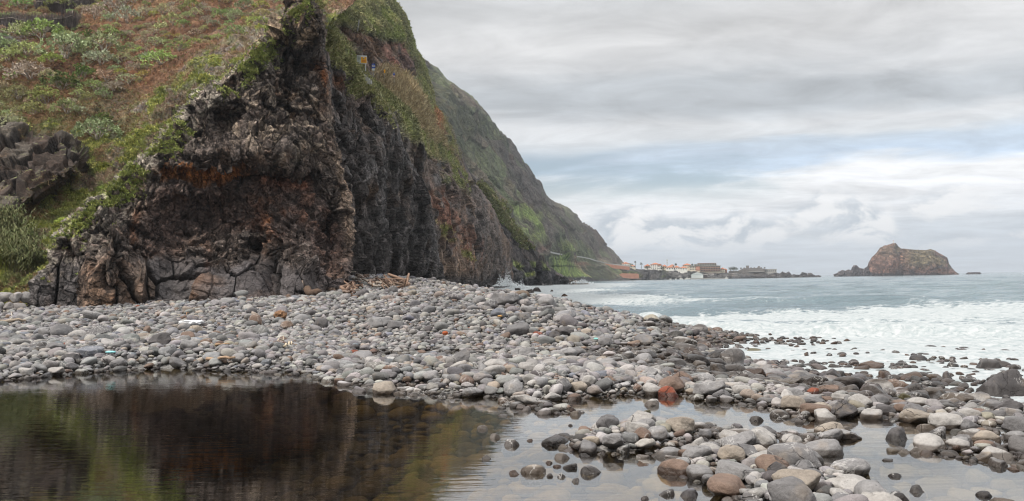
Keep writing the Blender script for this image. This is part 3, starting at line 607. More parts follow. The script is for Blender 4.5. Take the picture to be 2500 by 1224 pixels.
# --- the big mountain further along the coast
ROADL = [(1300, 606), (1344, 616), (1372, 622), (1400, 627), (1440, 632), (1475, 642), (1540, 649), (1560, 652)]
def build_mountain():
    xl = [(60, 960), (720, 1100)]
    xr = [(60, 880), (120, 960), (140, 1008), (152, 1036), (170, 1062), (192, 1082), (212, 1106), (230, 1130), (255, 1158), (280, 1180), (305, 1203), (322, 1222), (340, 1236), (365, 1258), (400, 1278), (430, 1298), (455, 1318),
          (480, 1330), (500, 1352), (510, 1386), (525, 1404), (545, 1416), (558, 1440), (575, 1462), (590, 1476), (605, 1486), (620, 1500), (636, 1512), (646, 1522), (650, 1546), (662, 1560), (683, 1570), (720, 1572)]
    S, X, Y, T = sheet(xl, xr, 60, 716, 560, 480,
        [(1036, 150, 700), (1060, 400, 480), (1205, 310, 780), (1150, 480, 500), (1330, 480, 900), (1250, 560, 560), (1400, 525, 960), (1505, 632, 1010), (1350, 620, 640), (1380, 684, 700), (1480, 684, 880), (1560, 684, 1000),
         (1330, 700, 560), (1150, 700, 480), (1100, 250, 620), (1420, 640, 860), (1000, 100, 640)], wrapR=(24, 300, 4), jag=(0, 10), seed=5,
        bumps=lambda x, y: -0.02*sstep(0, 6, y - np.interp(x, [p[0] for p in ROADL], [p[1] for p in ROADL]))*sstep(1290, 1340, x)*sstep(700, 680, y) + 0.02*blob(x, y, 1390, 600, 30, 60) - 0.015*blob(x, y, 1300, 520, 25, 60))
    N = grid_normals(S, 6); big = fbm(S*0.0085, 5, 131); fine = fbm(S*0.07, 4, 132); g = 0.5 + 0.5*fbm(S*0.022, 5, 133); w1 = np.stack([fbm(S*0.02, 3, 134), fbm(S*0.02, 3, 135), fbm(S*0.02, 3, 136)], -1)
    b1, r1, e1 = blocks(S*np.array([0.03, 0.03, 0.05]) + 0.5*w1, 137, .8, .4, .08, .1); ri = fbm(S*np.array([0.02, 0.02, 0.012]), 4, 138, ridge=True)
    low = sstep(0, 10, Y - np.interp(X, [p[0] for p in ROADL], [p[1] for p in ROADL]))*sstep(1300, 1330, X)
    rough = 1 - 0.8*low
    d = 7.5*big*rough + rough*(2.6*b1 + 10.0*ri) + 3.0*fine
    d = d - d.mean(); jl = np.arange(S.shape[1])[None]; d = d*(0.5 + 0.5*sstep(S.shape[1]-20, S.shape[1]-110, jl))
    S2 = S + N*d[..., None]
    c = lerp(np.broadcast_to([0.115, 0.13, 0.07], S.shape), [0.175, 0.135, 0.105], sstep(0.35, 0.75, r1)*0.75)
    c = lerp(c, [0.06, 0.07, 0.036], sstep(0.55, 0.4, g)*0.85); c = lerp(c, [0.165, 0.19, 0.085], sstep(0.55, 0.72, g)*0.7)
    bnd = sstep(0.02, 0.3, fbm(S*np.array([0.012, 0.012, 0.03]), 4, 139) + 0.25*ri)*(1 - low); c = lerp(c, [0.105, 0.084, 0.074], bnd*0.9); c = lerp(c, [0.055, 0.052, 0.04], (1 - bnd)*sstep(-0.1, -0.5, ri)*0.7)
    c = lerp(c, [0.075, 0.062, 0.056], pmask(X, Y, [(1180, 280), (1250, 350), (1340, 480), (1400, 530), (1510, 640), (1450, 620), (1380, 560), (1300, 490), (1200, 380)], 18)*sstep(.3, .6, r1)*0.8)
    grn = np.clip(pmask(X, Y, [(1230, 500), (1310, 530), (1330, 590), (1290, 570)], 14)*0.8 + pmask(X, Y, [(1350, 618), (1390, 628), (1455, 672), (1430, 682), (1360, 668)], 6)*1.0 + pmask(X, Y, [(1360, 585), (1400, 600), (1420, 620), (1370, 615)], 6)*0.6, 0, 1)
    c = lerp(c, [0.25, 0.33, 0.08], grn*sstep(-0.35, 0.2, fine)); st = pmask(X, Y, [(1385, 628), (1430, 634), (1470, 668), (1440, 672), (1410, 645)], 5)
    c = lerp(c, [0.36, 0.29, 0.19], st*0.75*sstep(-.3, .2, fine)); c = lerp(c, [0.20, 0.10, 0.06], pmask(X, Y, [(1400, 629), (1440, 634), (1450, 640), (1410, 640)], 3)*0.7)
    c = lerp(c, [0.16, 0.095, 0.075], pmask(X, Y, [(1300, 603), (1345, 598), (1345, 612), (1300, 607)], 3)*0.7)
    c = lerp(c, [0.22, 0.20, 0.17], pmask(X, Y, [(1325, 640), (1345, 640), (1370, 685), (1345, 685)], 6)*0.7); c = lerp(c, [0.07, 0.066, 0.068], sstep(672, 678, Y + 2*fine)*sstep(1370, 1390, X)*0.9)
    c = lerp(c, [0.052, 0.048, 0.05], pmask(X, Y, [(1405, 678), (1425, 672), (1450, 674), (1470, 684), (1405, 684)], 2))
    TUFTS['coast_mountain'] = (S2, N, X, Y, c, (1 - 0.8*bnd)*(1 - 0.97*low))
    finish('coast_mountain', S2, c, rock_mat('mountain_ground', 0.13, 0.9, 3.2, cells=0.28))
    global MS, MX, MY; MS, MX, MY = S2, X, Y
build_mountain()
def on_mtn(px, py):
    i = np.argmin(((MX - px)**2 + (MY - py)**2).ravel()); return MS.reshape(-1, 3)[i]
# ------------------------------------------------------------------ beach ground, pool, sea
def gp(px, py, z): p = G(px, py, z); return (p[0], p[1], z)
def gt(px, py, t): p = P(px, py, t); return (p[0], p[1], p[2])
BEACH_PTS = (
    [gp(x, y, 0.0) for x, y in ((-100, 935), (0, 932), (150, 916), (300, 905), (500, 905), (640, 909), (800, 925), (940, 955), (1100, 968), (1240, 985), (1330, 985), (1390, 1003))] +
    [gt(x, y, t) for x, y, t in ((-100, 765, 40), (20, 765, 40), (200, 752, 44), (400, 742, 45), (600, 735, 45), (780, 722, 48), (860, 676, 66), (960, 682, 70), (1070, 694, 66), (1150, 703, 58), (1235, 716, 44), (1300, 724, 41),
        (1345, 742, 37), (1400, 768, 33), (1470, 785, 31), (1550, 803, 29.5))] +
    [gt(x, y, t) for x, y, t in ((100, 840, 27), (400, 830, 28), (700, 820, 29), (950, 830, 27), (1150, 830, 26), (900, 880, 22), (1250, 880, 20.5), (1400, 850, 24))] +
    [gp(x, y, 0.10) for x, y in ((850, 905), (980, 925), (1080, 935), (1180, 945), (1280, 955), (1380, 955), (1480, 945))] +
    # spit between the pool and the channel
    [gp(x, y, 0.0) for x, y in ((1430, 1065), (1520, 1110), (1640, 1135), (1730, 1150), (1760, 1200), (1600, 1042), (1660, 1086), (1800, 1120), (1960, 1150), (2065, 1168), (2065, 1198))] +
    [gp(x, y, 0.09) for x, y in ((1490, 1045), (1570, 1072), (1700, 1118), (1830, 1152), (1950, 1180), (1900, 1220), (1980, 1270), (2040, 1250))] +
    # channel
    [gp(x, y, -0.17) for x, y in ((1620, 998), (1720, 1015), (1850, 1040), (1950, 1070), (2060, 1090), (2150, 1120), (2250, 1160), (2400, 1190), (2200, 1250), (2600, 1200), (2800, 1190))] +
    # spit between the channel and the sea
    [gp(x, y, 0.0) for x, y in ((1540, 965), (1700, 978), (1880, 1000), (1920, 1025), (2050, 1060), (2200, 1100), (2350, 1125), (2500, 1150), (2700, 1165))] +
    [gt(x, y, t) for x, y, t in ((1600, 925, 16.2), (1800, 945, 15.2), (2000, 985, 13.2), (2150, 1010, 12.0), (2330, 1040, 11.0), (2500, 1060, 10.4), (2750, 1085, 10))] +
    [gp(x, y, -0.78) for x, y in ((1560, 803), (1700, 848), (1800, 874), (1950, 904), (2100, 935), (2250, 966), (2400, 988), (2550, 1008), (2800, 1034))] +
    [gp(x, y, -1.02) for x, y in ((1600, 790), (1800, 822), (2000, 850), (2200, 885), (2350, 920), (2600, 965))] +
    [gp(x, y, -1.6) for x, y in ((1450, 745), (1700, 760), (2100, 780), (2500, 820), (2900, 850))] + [(9, 52, -1.5), (4, 62, -1.4), (12, 44, -1.5), (2, 75, -1.4), (-2, 90, -1.2)] +
    # pool floor
    [gp(x, y, -0.30) for x, y in ((1150, 1030), (1350, 1100), (1550, 1190), (1250, 1250), (1000, 990), (1450, 1040))] +
    [gp(x, y, -0.75) for x, y in ((400, 1000), (100, 1060), (700, 1080), (300, 1200), (0, 1300), (800, 1300))] + [gp(1650, 1330, -0.25), gp(1000, 1150, -0.5), gp(2000, 1500, -0.2), gp(1000, 1600, -0.4), gp(200, 1700, -.6), gp(2900, 1600, -0.2)] +
    [(-40, 40, 1.2), (-40, 20, 0.4), (-30, 8, -0.5), (30, 5, -0.3), (-10, 90, 1.5), (-20, 90, 1.6), (25, 70, -2.5), (40, 40, -2.5), (45, 20, -2.2), (10, 100, -1.8), (14, 60, -1.2), (30, 100, -3)])
_gb = RBF([(p[0], p[1]) for p in BEACH_PTS], [p[2] for p in BEACH_PTS], 2e-6)
# cached height raster for fast look-ups
GX0, GX1, GY0, GY1, GS = -48.0, 44.0, 2.0, 100.0, 0.2
_gxs = np.arange(GX0, GX1 + GS, GS); _gys = np.arange(GY0, GY1 + GS, GS)
_GXX, _GYY = np.meshgrid(_gxs, _gys)
GZ = np.clip(_gb(_GXX, _GYY), -3.5, 2.2)
GZ = np.where((_GYY < 18.5) & (_GXX < 2.5), np.maximum(GZ, -0.72), GZ)      # the pool lies above the tide
def ground(x, y):
    x = np.asarray(x, float); y = np.asarray(y, float)
    fx = np.clip((x - GX0)/GS, 0, len(_gxs) - 2); fy = np.clip((y - GY0)/GS, 0, len(_gys) - 2)
    ix = fx.astype(int); iy = fy.astype(int); fx = fx - ix; fy = fy - iy
    return (GZ[iy, ix]*(1-fx)*(1-fy) + GZ[iy, ix+1]*fx*(1-fy) + GZ[iy+1, ix]*(1-fx)*fy + GZ[iy+1, ix+1]*fx*fy)

def build_beach():
    Z = GZ + 0.05*fbm(np.stack([_GXX, _GYY, 0*_GXX], -1)*1.5, 3, 201)
    S = np.stack([_GXX, _GYY, Z - 0.05], -1)
    m, g = new_mat('shingle'); pos = g.geo()
    vo = g.n.new('ShaderNodeTexVoronoi'); vo.inputs['Scale'].default_value = 14; g.put(vo.inputs['Vector'], pos)
    cell = g.sep(vo.outputs['Color'])[0]; zz = g.sep(pos)[2]
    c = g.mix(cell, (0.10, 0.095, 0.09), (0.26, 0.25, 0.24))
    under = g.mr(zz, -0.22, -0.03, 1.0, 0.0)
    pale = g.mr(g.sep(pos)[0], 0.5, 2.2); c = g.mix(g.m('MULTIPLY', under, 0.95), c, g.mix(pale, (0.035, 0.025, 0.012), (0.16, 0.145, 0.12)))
    h = g.m('SUBTRACT', 1.0, vo.outputs['Distance'])
    g.out(g.bsdf(c, 0.9, 0.2, g.bump(h, 0.9, 0.06)))
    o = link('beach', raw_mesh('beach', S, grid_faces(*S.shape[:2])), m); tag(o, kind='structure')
build_beach()

def build_pool():
    # still water at z = 0; its rim runs under the shingle banks
    rim = [G(x, y, 0.0)[:2] for x, y in ((-900, 900), (-300, 888), (0, 885), (500, 880), (900, 895), (1200, 915), (1450, 915), (1560, 912), (1640, 925), (1800, 942), (2000, 980), (2150, 1008), (2330, 1036), (2500, 1062), (2900, 1100), (3600, 1150))]
    S = []; n = 64
    for k in range(n + 1):
        f = k/n; row = []
        for p in rim:
            near = np.array([p[0]*0.25 + (4 if p[0] > 0 else -3), 1.0]); row.append([*(np.array(p)*(1-f) + near*f), 0.0])
        S.append(row)
    S = np.array(S)
    m, g = new_mat('pool_water'); pos = g.geo()
    rp = g.vm('MULTIPLY', pos, (1.3, 7.0, 1.0))
    n1 = g.noise(rp, 1.1, 3, 0.5, 0.2); n2 = g.noise(g.vm('MULTIPLY', pos, (4.0, 16.0, 1.0)), 1.0, 2, 0.5)
    patch = g.mr(g.noise(pos, 0.22, 2), 0.35, 0.65, 0.35, 1.0)
    h = g.m('MULTIPLY', g.m('ADD', n1, g.m('MULTIPLY', n2, 0.35)), patch)
    nrm = g.bump(h, 0.045, 0.05)
    fr = g.n.new('ShaderNodeFresnel'); fr.inputs['IOR'].default_value = 2.3; g.put(fr.inputs['Normal'], nrm)
    tr = g.n.new('ShaderNodeBsdfTransparent'); tr.inputs['Color'].default_value = (0.80, 0.70, 0.50, 1)
    gl = g.n.new('ShaderNodeBsdfGlossy'); gl.inputs['Roughness'].default_value = 0.015; g.put(gl.inputs['Normal'], nrm); gl.inputs['Color'].default_value = (0.97, 0.97, 0.97, 1)
    mx = g.n.new('ShaderNodeMixShader'); g.l.new(g.mr(fr.outputs[0], 0.0, 0.42, 0.0, 0.60, 'LINEAR'), mx.inputs[0]); g.l.new(tr.outputs[0], mx.inputs[1]); g.l.new(gl.outputs[0], mx.inputs[2])
    g.out(mx.outputs[0])
    o = link('pool_water', raw_mesh('pool_water', S, grid_faces(*S.shape[:2], True)), m); tag(o, kind='structure')
build_pool()

def build_sea():
    nr, na = 1000, 620
    r = 9.0*np.exp(np.linspace(0, math.log(6400/9.0), nr)); a = np.radians(np.linspace(-30, 58, na))
    R, A = np.meshgrid(r, a, indexing='ij'); X = R*np.sin(A); Y = R*np.cos(A)
    cell = R*0.0066
    gz = ground(np.clip(X, GX0, GX1), np.clip(Y, GY0, GY1)); inside = (X > GX0) & (X < GX1) & (Y > GY0) & (Y < GY1)
    depth = np.where(inside, np.clip(SEA_Z - gz, -1, 3), 3.0)
    shoal = sstep(-0.1, 1.6, depth)
    Z = np.zeros_like(X)
    # swell rolling in from the open sea
    wv = np.stack([X, Y, 0*X], -1); wob = 9*fbm(wv*0.015, 2, 211)
    dirs = [(0.62, 0.78, 21.0, 0.30), (0.85, 0.52, 12.0, 0.20), (0.45, 0.89, 7.5, 0.16), (0.95, 0.2, 4.6, 0.10), (0.35, 0.94, 3.1, 0.09), (0.7, .7, 2.0, .06)]
    for k, (dx, dy, wl, amp) in enumerate(dirs):
        gro = 0.55 + 0.45*fbm(wv*(0.5/wl), 2, 215 + k); ph = 2*math.pi*(X*dx + Y*dy + wob*(wl/17.0)**0.5)/wl
        s = np.sin(ph + 0.35*np.sin(ph)); fade = sstep(0.45, 0.12, cell/wl)
        Z += amp*gro*fade*(np.sign(s)*0 + (0.5*(s + 1))**1.6*2 - 0.9)
    for sc, amp, sd in ((0.55, 0.10, 225), (1.5, 0.045, 226), (0.02, 0.25, 228)):
        Z += amp*fbm(wv*sc*np.array([0.8, 1, 1]), 3, sd)*sstep(0.5, 0.15, cell*sc)
    Z *= 0.22 + 0.78*shoal
    PX, PY, _ = project(np.stack([X, Y, 0*X + SEA_Z], -1))
    # breaking crest running along the beach
    crest_c = np.interp(X, [-6, 2, 6, 10, 16, 24, 34, 50], [75, 62, 52, 46, 41, 36.5, 33, 30]) + 3.2*fbm(wv*0.07, 4, 231)
    dc = Y - crest_c; cr = np.exp(-(np.where(dc > 0, dc/2.6, dc/1.1))**2)*sstep(-4, 3, X)*sstep(34, 14, X)*(0.75 + 0.5*fbm(wv*0.3, 3, 232))
    Z += cr*(0.75 + 0.30*fbm(wv*np.array([0.9, 1.4, 1]), 3, 238))
    crest2 = np.interp(X, [8, 20, 40, 70], [95, 88, 80, 70]) + 3*fbm(wv*0.05, 3, 233); c2 = np.exp(-((Y - crest2)/5)**2)*sstep(2, 25, X)
    Z += 0.35*c2
    # foam: thick in the shallows, torn into streaks further out
    warp = wv + 1.5*np.stack([fbm(wv*0.3, 3, 234), fbm(wv*0.3, 3, 235), 0*X], -1)
    n = fbm(warp*np.array([0.16, 0.30, 1]), 4, 236); n2 = fbm(warp*np.array([0.8, 1.3, 1]), 4, 237, ridge=True)
    reach = np.interp(X, [-10, 0, 8, 16, 26, 44], [12, 10, 15, 16, 15, 12])
    ds = crest_c - Y                                           # landward of the crest is churned white
    f = sstep(-10, 5, ds + 13*n)*0.9 + 0.9*sstep(0.10, 0.6, cr) + 0.42*sstep(-34, -4, ds + 20*n)*sstep(0.1, 0.65, n2)
    f = np.clip(f, 0, 1)*np.where(R < 110, 1, 0)
    f = f*(1 - 0.55*sstep(0.25, 0.75, -n2 + 0.3*n)*sstep(0, 5, ds))
    rocks = np.zeros_like(X)
    for (x, y, t, rr) in ((1240, 700, 215, 24), (1350, 697, 300, 26), (1420, 693, 385, 24), (1330, 712, 120, 16), (1285, 705, 130, 16)):
        c = P(x, y, t); rocks = np.maximum(rocks, np.exp(-((X - c[0])/rr)**2 - ((Y - c[1])/(rr*2.2))**2))
    f = np.maximum(f, np.clip(sstep(0.15, 0.7, rocks + 0.25*n2)*0.95, 0, 1))
    f = np.maximum(f, np.where(inside & (X > -12), sstep(1.9, 0.5, depth + 0.5*n2 + 0.4*n), 0)*0.95)
    f = np.maximum(f, 0.55*c2*sstep(0.35, .8, n2)*0.5)
    f = np.maximum(f, 0.9*sstep(0.55, 0.85, fbm(wv*np.array([.05, .14, 1]), 4, 239, ridge=True))*sstep(70, 20, ds*-1)*0.35)
    Z = np.where((Y < 20) & (X < 3.5), Z - 2.0, Z)             # stays under the shingle round the pool
    S = np.stack([X, Y, SEA_Z + Z], -1)
    m, g = new_mat('sea_water'); pos = g.geo()
    n1 = g.noise(g.vm('MULTIPLY', pos, (0.7, 1.2, 1.0)), 1.6, 6, 0.62, 0.3); n3 = g.noise(g.vm('MULTIPLY', pos, (0.8, 1.0, 1.0)), 0.28, 6, 0.6, 0.2)
    n4 = g.noise(g.vm('MULTIPLY', pos, (0.8, 1.0, 1.0)), 0.03, 6, 0.6, 0.2)
    nf = g.noise(pos, 3.0, 8, 0.68, 0.8); vf = g.voro(g.vm('ADD', pos, g.vm('MULTIPLY', g.noise(pos, 1.0, 4, out=1), (0.9, 0.9, 0.9))), 1.1, 'DISTANCE_TO_EDGE')
    fo = g.attr('foam', 'Fac')
    lace = g.m('SUBTRACT', nf, g.m('MULTIPLY', g.mr(vf, 0.0, 0.35), 0.25))
    fm = g.mr(g.m('ADD', fo, g.m('MULTIPLY', g.m('SUBTRACT', lace, 0.38), 1.1)), 0.30, 0.90)
    h = g.m('ADD', g.m('ADD', g.m('MULTIPLY', n1, 0.35), g.m('MULTIPLY', n3, 1.2)), g.m('MULTIPLY', n4, 5.0))
    wn = g.bump(h, 0.9, 0.55)
    water = g.bsdf(g.mix(g.mr(n4, 0.35, 0.65), (0.065, 0.115, 0.14), (0.115, 0.175, 0.195)), 0.12, 0.5, wn)
    foamc = g.mix(g.mr(nf, 0.3, 0.7), (0.30, 0.345, 0.355), (0.50, 0.515, 0.52))
    foam = g.bsdf(foamc, 0.8, 0.2, g.bump(g.m('ADD', nf, g.m('MULTIPLY', n1, 0.6)), 0.7, 0.12))
    mx = g.n.new('ShaderNodeMixShader'); g.put(mx.inputs[0], fm); g.l.new(water, mx.inputs[1]); g.l.new(foam, mx.inputs[2])
    g.out(mx.outputs[0])
    o = link('sea', raw_mesh('sea', S, grid_faces(nr, na), None, True, {'foam': f}), m); tag(o, kind='structure')
build_sea()
# ------------------------------------------------------------------ stones
import bmesh
_ICO = {}
def ico(level):
    if level not in _ICO:
        bm = bmesh.new(); bmesh.ops.create_icosphere(bm, subdivisions=level, radius=1.0)
        bm.verts.ensure_lookup_table()
        V = np.array([v.co[:] for v in bm.verts]); Fc = np.array([[v.index for v in f.verts] for f in bm.faces]); bm.free()
        V /= np.linalg.norm(V, axis=1, keepdims=True); _ICO[level] = (V, Fc)
    return _ICO[level]
NVAR = 26
def stone_shape(d, k):
    r_ = np.random.default_rng(900 + k)
    ang = k % 2 == 1                                          # every fourth one is broken rather than rolled
    p = r_.uniform(2.0, 2.7); r = (np.abs(d)**p).sum(1)**(-1/p)
    nc = r_.integers(9, 13) if ang else r_.integers(3, 7)
    for _ in range(nc):
        n = r_.normal(size=3); n /= np.linalg.norm(n)
        off = r_.uniform(0.58, 0.84) if ang else r_.uniform(0.70, 0.92)
        c = d @ n; lim = np.where(c > 0.15, off/np.maximum(c, 0.15), 9.0)
        kk = (30 if k % 4 == 3 else 18) if ang else 11
        r = -np.log(np.exp(-kk*r) + np.exp(-kk*lim))/kk
    r = r*(1 + 0.16*fbm(d*1.1 + 7*k, 3, 300 + k) + (0.045 if ang else 0.022)*fbm(d*3.0 + 3*k, 3, 330 + k))
    ax = np.array([1.0, r_.uniform(0.68, 0.96), r_.uniform(0.50, 0.80)])
    V = d*r[:, None]; V = V/np.abs(V).max(0)*ax
    return V

def stone_mat():
    m, g = new_mat('stone'); pos = g.geo()
    oi = g.n.new('ShaderNodeObjectInfo'); oc = g.n.new('ShaderNodeTexCoord').outputs['Object']
    base = g.mix(1.0, g.attr('col'), oi.outputs['Color'], 'MULTIPLY')
    off = g.m('MULTIPLY', oi.outputs['Random'], 40.0)
    p2 = g.vm('ADD', pos, g.comb(off, off, off))
    n1 = g.noise(p2, 5.0, 6, 0.62, 0.5); n2 = g.noise(p2, 28.0, 5, 0.7); n3 = g.noise(p2, 110.0, 3, 0.7)
    f = g.m('MULTIPLY', g.mr(n1, 0.28, 0.72, 0.78, 1.2, 'LINEAR'), g.m('MULTIPLY', g.mr(n2, 0.25, 0.75, 0.80, 1.2, 'LINEAR'), g.mr(n3, 0.25, 0.75, 0.86, 1.14, 'LINEAR')))
    c = g.mix(1.0, base, g.comb(f, f, f), 'MULTIPLY')
    pit = g.voro(p2, 34.0); pits = g.m('MULTIPLY', g.mr(pit, 0.16, 0.05), g.mr(n1, 0.50, 0.62))
    c = g.mix(g.m('MULTIPLY', pits, 0.6), c, (0.03, 0.026, 0.024))
    c = g.mix(g.m('MULTIPLY', g.mr(g.noise(p2, 2.3, 4, 0.6), 0.56, 0.68), 0.30), c, (0.30, 0.235, 0.17))
    # a tide line: stone that stands in the pool is dark and wet up to a hand's breadth over the water
    zz = g.sep(pos)[2]; wl = g.m('ADD', zz, g.m('MULTIPLY', g.m('SUBTRACT', g.noise(pos, 3.0, 3), 0.5), 0.05))
    wet = g.m('MULTIPLY', g.mr(wl, 0.075, 0.05), g.mr(zz, -0.30, -0.2))
    wets = g.m('MULTIPLY', g.mr(wl, -0.58, -0.70), 0.85)
    wet = g.m('MAXIMUM', wet, wets)
    c = g.mix(g.m('MULTIPLY', wet, 0.95), c, g.mix(1.0, c, (0.24, 0.205, 0.18), 'MULTIPLY'))
    n5 = g.noise(p2, 2.6, 5, 0.6, 0.6); line = g.m('ABSOLUTE', g.m('SUBTRACT', n5, 0.5))
    vein = g.m('MULTIPLY', g.mr(line, 0.016, 0.004), g.m('MULTIPLY', g.mr(g.noise(pos, 0.9, 2), 0.50, 0.56), g.mr(oi.outputs['Random'], 0.45, 0.5)))
    c = g.mix(g.m('MULTIPLY', vein, 0.55), c, (0.48, 0.46, 0.44))
    crk = g.m('MULTIPLY', g.mr(g.voro(g.vm('ADD', p2, g.vm('MULTIPLY', g.noise(p2, 4.0, 3, out=1), (0.25, 0.25, 0.25))), 2.1, 'DISTANCE_TO_EDGE'), 0.02, 0.0), g.mr(g.noise(p2, 1.3, 3), 0.5, 0.6))
    c = g.mix(g.m('MULTIPLY', crk, 0.75), c, (0.03, 0.027, 0.025))
    h = g.m('SUBTRACT', g.m('ADD', g.m('MULTIPLY', n1, 1.0), g.m('MULTIPLY', n2, 0.35)), g.m('ADD', g.m('MULTIPLY', pits, 0.35), g.m('MULTIPLY', crk, 0.5)))
    g.out(g.bsdf(c, g.mr(wet, 0, 1, 0.78, 0.32), 0.3, g.bump(h, 0.75, 0.04))); return m
STONE = stone_mat()

PALE = (0.31, 0.292, 0.276); MID = (0.222, 0.213, 0.211); GREY = (0.148, 0.141, 0.141); DK = (0.085, 0.078, 0.078); TANC = (0.275, 0.235, 0.195)
RED = (0.20, 0.055, 0.03); BLUE = (0.16, 0.165, 0.185); BRN = (0.16, 0.11, 0.085); GRN = (0.20, 0.19, 0.09); WETD = (0.15, 0.13, 0.125)
CNAME = {PALE: 'pale grey', MID: 'light grey', GREY: 'mid grey', DK: 'near-black', TANC: 'tan', RED: 'rust-red', BLUE: 'slate blue-grey', BRN: 'dark brown', GRN: 'olive-stained', WETD: 'wet dark grey'}
CLIST = [PALE, MID, GREY, DK, TANC, RED, BLUE, BRN, GRN, WETD]

_HT = np.concatenate([np.arange(4, 30, 0.03), np.arange(30, 95, 0.08)])
def hit(px, py):
    Q = P(px, py, _HT); k = np.argmax(Q[:, 2] < ground(Q[:, 0], Q[:, 1]))
    if k == 0: k = np.argmin(np.abs(Q[:, 2] - ground(Q[:, 0], Q[:, 1])) + 0.0*_HT)
    return Q[k, 0], Q[k, 1], float(ground(Q[k, 0], Q[k, 1]))
# photo x, y of the middle, width, height, colour, waterline or None
NOTABLE = [
 (1177,1040,27,18,PALE,0),(1206,1058,34,28,PALE,0),(1245,1076,50,30,MID,0),(1187,1113,27,17,MID,0),(1295,1074,20,8,BRN,0),(1225,994,24,9,GREY,0),(1226,1014,26,6,MID,0),(1380,1061,40,10,GREY,0),
 (1386,1087,34,10,MID,0),(1453,1084,18,10,BRN,0),(1394,1036,14,9,GREY,0),(1427,1109,34,11,DK,0),(1469,1106,24,9,MID,0),(1369,1112,46,22,PALE,0),(1340,1128,21,11,BRN,0),(1361,1133,24,18,BRN,0),
 (1394,1135,40,20,GREY,0),(1304,1142,66,30,TANC,0),(1444,1138,52,42,GREY,0),(1254,1151,32,16,BRN,0),(1344,1155,22,20,GREY,0),(1369,1155,26,26,MID,0),(1408,1167,26,22,MID,0),(1494,1076,32,24,BRN,0),
 (1493,1089,18,10,GREY,0),(1406,1005,34,24,TANC,0),(1484,1035,54,42,GREY,None),(1690,1192,56,48,BLUE,0),(1632,1200,48,20,GREY,0),(1577,1213,26,16,MID,0),(1622,1023,38,36,BLUE,0),(1578,1002,36,22,GRN,0),
 (1597,977,48,30,PALE,0),(1638,945,58,38,RED,0.04),(1705,885,68,34,DK,None),(1571,1107,38,24,PALE,0),(1663,1043,68,42,TANC,None),(1780,1072,54,48,PALE,None),(1788,1112,62,38,TANC,None),(1810,1152,72,40,PALE,0),
 (1755,1145,36,26,BLUE,0),(1747,1053,50,22,DK,0),(1723,1063,38,30,GREY,None),(1709,1090,44,34,PALE,None),(1847,1020,40,20,GREY,0),(1909,1004,52,30,GREY,0),(1940,988,58,36,TANC,None),(1994,1005,74,42,BRN,None),
 (1986,982,60,24,GREY,None),(1955,1023,30,24,MID,0),(2070,1045,42,26,TANC,0),(2132,1018,54,36,PALE,None),(2198,1048,70,56,DK,0),(2243,1022,76,46,TANC,None),(2316,1036,82,48,PALE,None),(2292,1070,56,40,GREY,None),
 (2264,1055,46,30,TANC,None),(2382,1068,74,32,PALE,None),(2430,1102,100,40,PALE,0),(2404,1113,64,26,TANC,0),(2465,1000,70,42,DK,None),(2198,952,70,44,BRN,None),(2209,974,32,28,GRN,None),(2164,1005,52,30,DK,None),
 (2212,1003,50,24,BRN,None),(2240,1095,46,26,PALE,0),(2330,1105,66,18,DK,0),(1932,1086,60,42,PALE,None),(1978,1125,74,52,MID,None),(2036,1124,60,50,MID,0),(1944,1177,128,64,TANC,None),(2060,1192,100,48,PALE,None),
 (1973,1146,64,36,GREY,None),(2202,1207,60,32,DK,0),(2245,1190,46,26,GREY,0),(2406,1200,38,28,DK,0),(2191,1160,38,14,DK,0),(2450,1217,68,24,TANC,0),(2066,1222,66,22,TANC,None),(2169,1118,30,16,GREY,0),(1900,1152,54,44,DK,None),
 (2448,922,132,84,DK,SEA_Z),(2414,884,66,30,GREY,SEA_Z),(2316,914,30,20,WETD,SEA_Z),(2320,928,38,12,WETD,SEA_Z),(2413,982,46,24,WETD,None),(2330,880,22,10,WETD,SEA_Z),
 (1233,732,68,38,GREY,None),(1221,768,46,30,BLUE,None),(1277,776,48,28,GREY,None),(1293,757,42,24,MID,None),(1335,757,36,22,GREY,None),(1200,745,36,24,GREY,None),(1150,726,20,15,MID,None),(782,793,36,28,DK,None),(925,790,54,34,MID,None),
 (965,795,40,26,GREY,None),(1170,735,34,24,MID,None),(905,728,26,24,MID,None),(960,710,26,22,GREY,None),(735,780,40,24,MID,None),(625,785,36,30,BRN,None),(553,740,40,24,MID,None),(85,700,30,26,MID,None),
 (185,818,42,22,PALE,None),(110,812,40,28,MID,None),(130,850,46,24,GREY,None),(170,876,44,22,DK,None),(432,890,46,26,GREY,None),(60,908,40,24,PALE,None),(130,908,42,24,PALE,None),(290,845,40,24,GREY,None),(460,845,42,26,MID,None),
 (1434,813,30,20,TANC,None),(1351,821,34,22,DK,None),(1548,843,34,20,BRN,None),(1480,838,38,26,GREY,None),(1312,817,26,12,RED,None),(1715,845,44,22,BRN,None),(1840,862,44,20,GRN,None),(1365,875,36,26,GREY,None),(1095,912,34,24,GREY,None),
 (1127,920,22,18,BRN,None),(985,945,40,22,PALE,0),(1012,960,28,16,PALE,0),(1100,968,20,10,PALE,0),(810,912,26,16,MID,0),(1265,972,52,28,TANC,0),(1300,975,30,18,MID,0),(1412,945,44,26,TANC,None),(1440,932,38,30,PALE,None),
 (1812,935,26,20,RED,None),(1720,915,40,24,PALE,None),(1790,945,44,22,PALE,None),(1690,960,30,18,TANC,None),(1815,955,50,26,PALE,None),(1960,920,44,34,MID,None),(1900,930,52,18,PALE,None),(2040,950,56,34,MID,None),
]
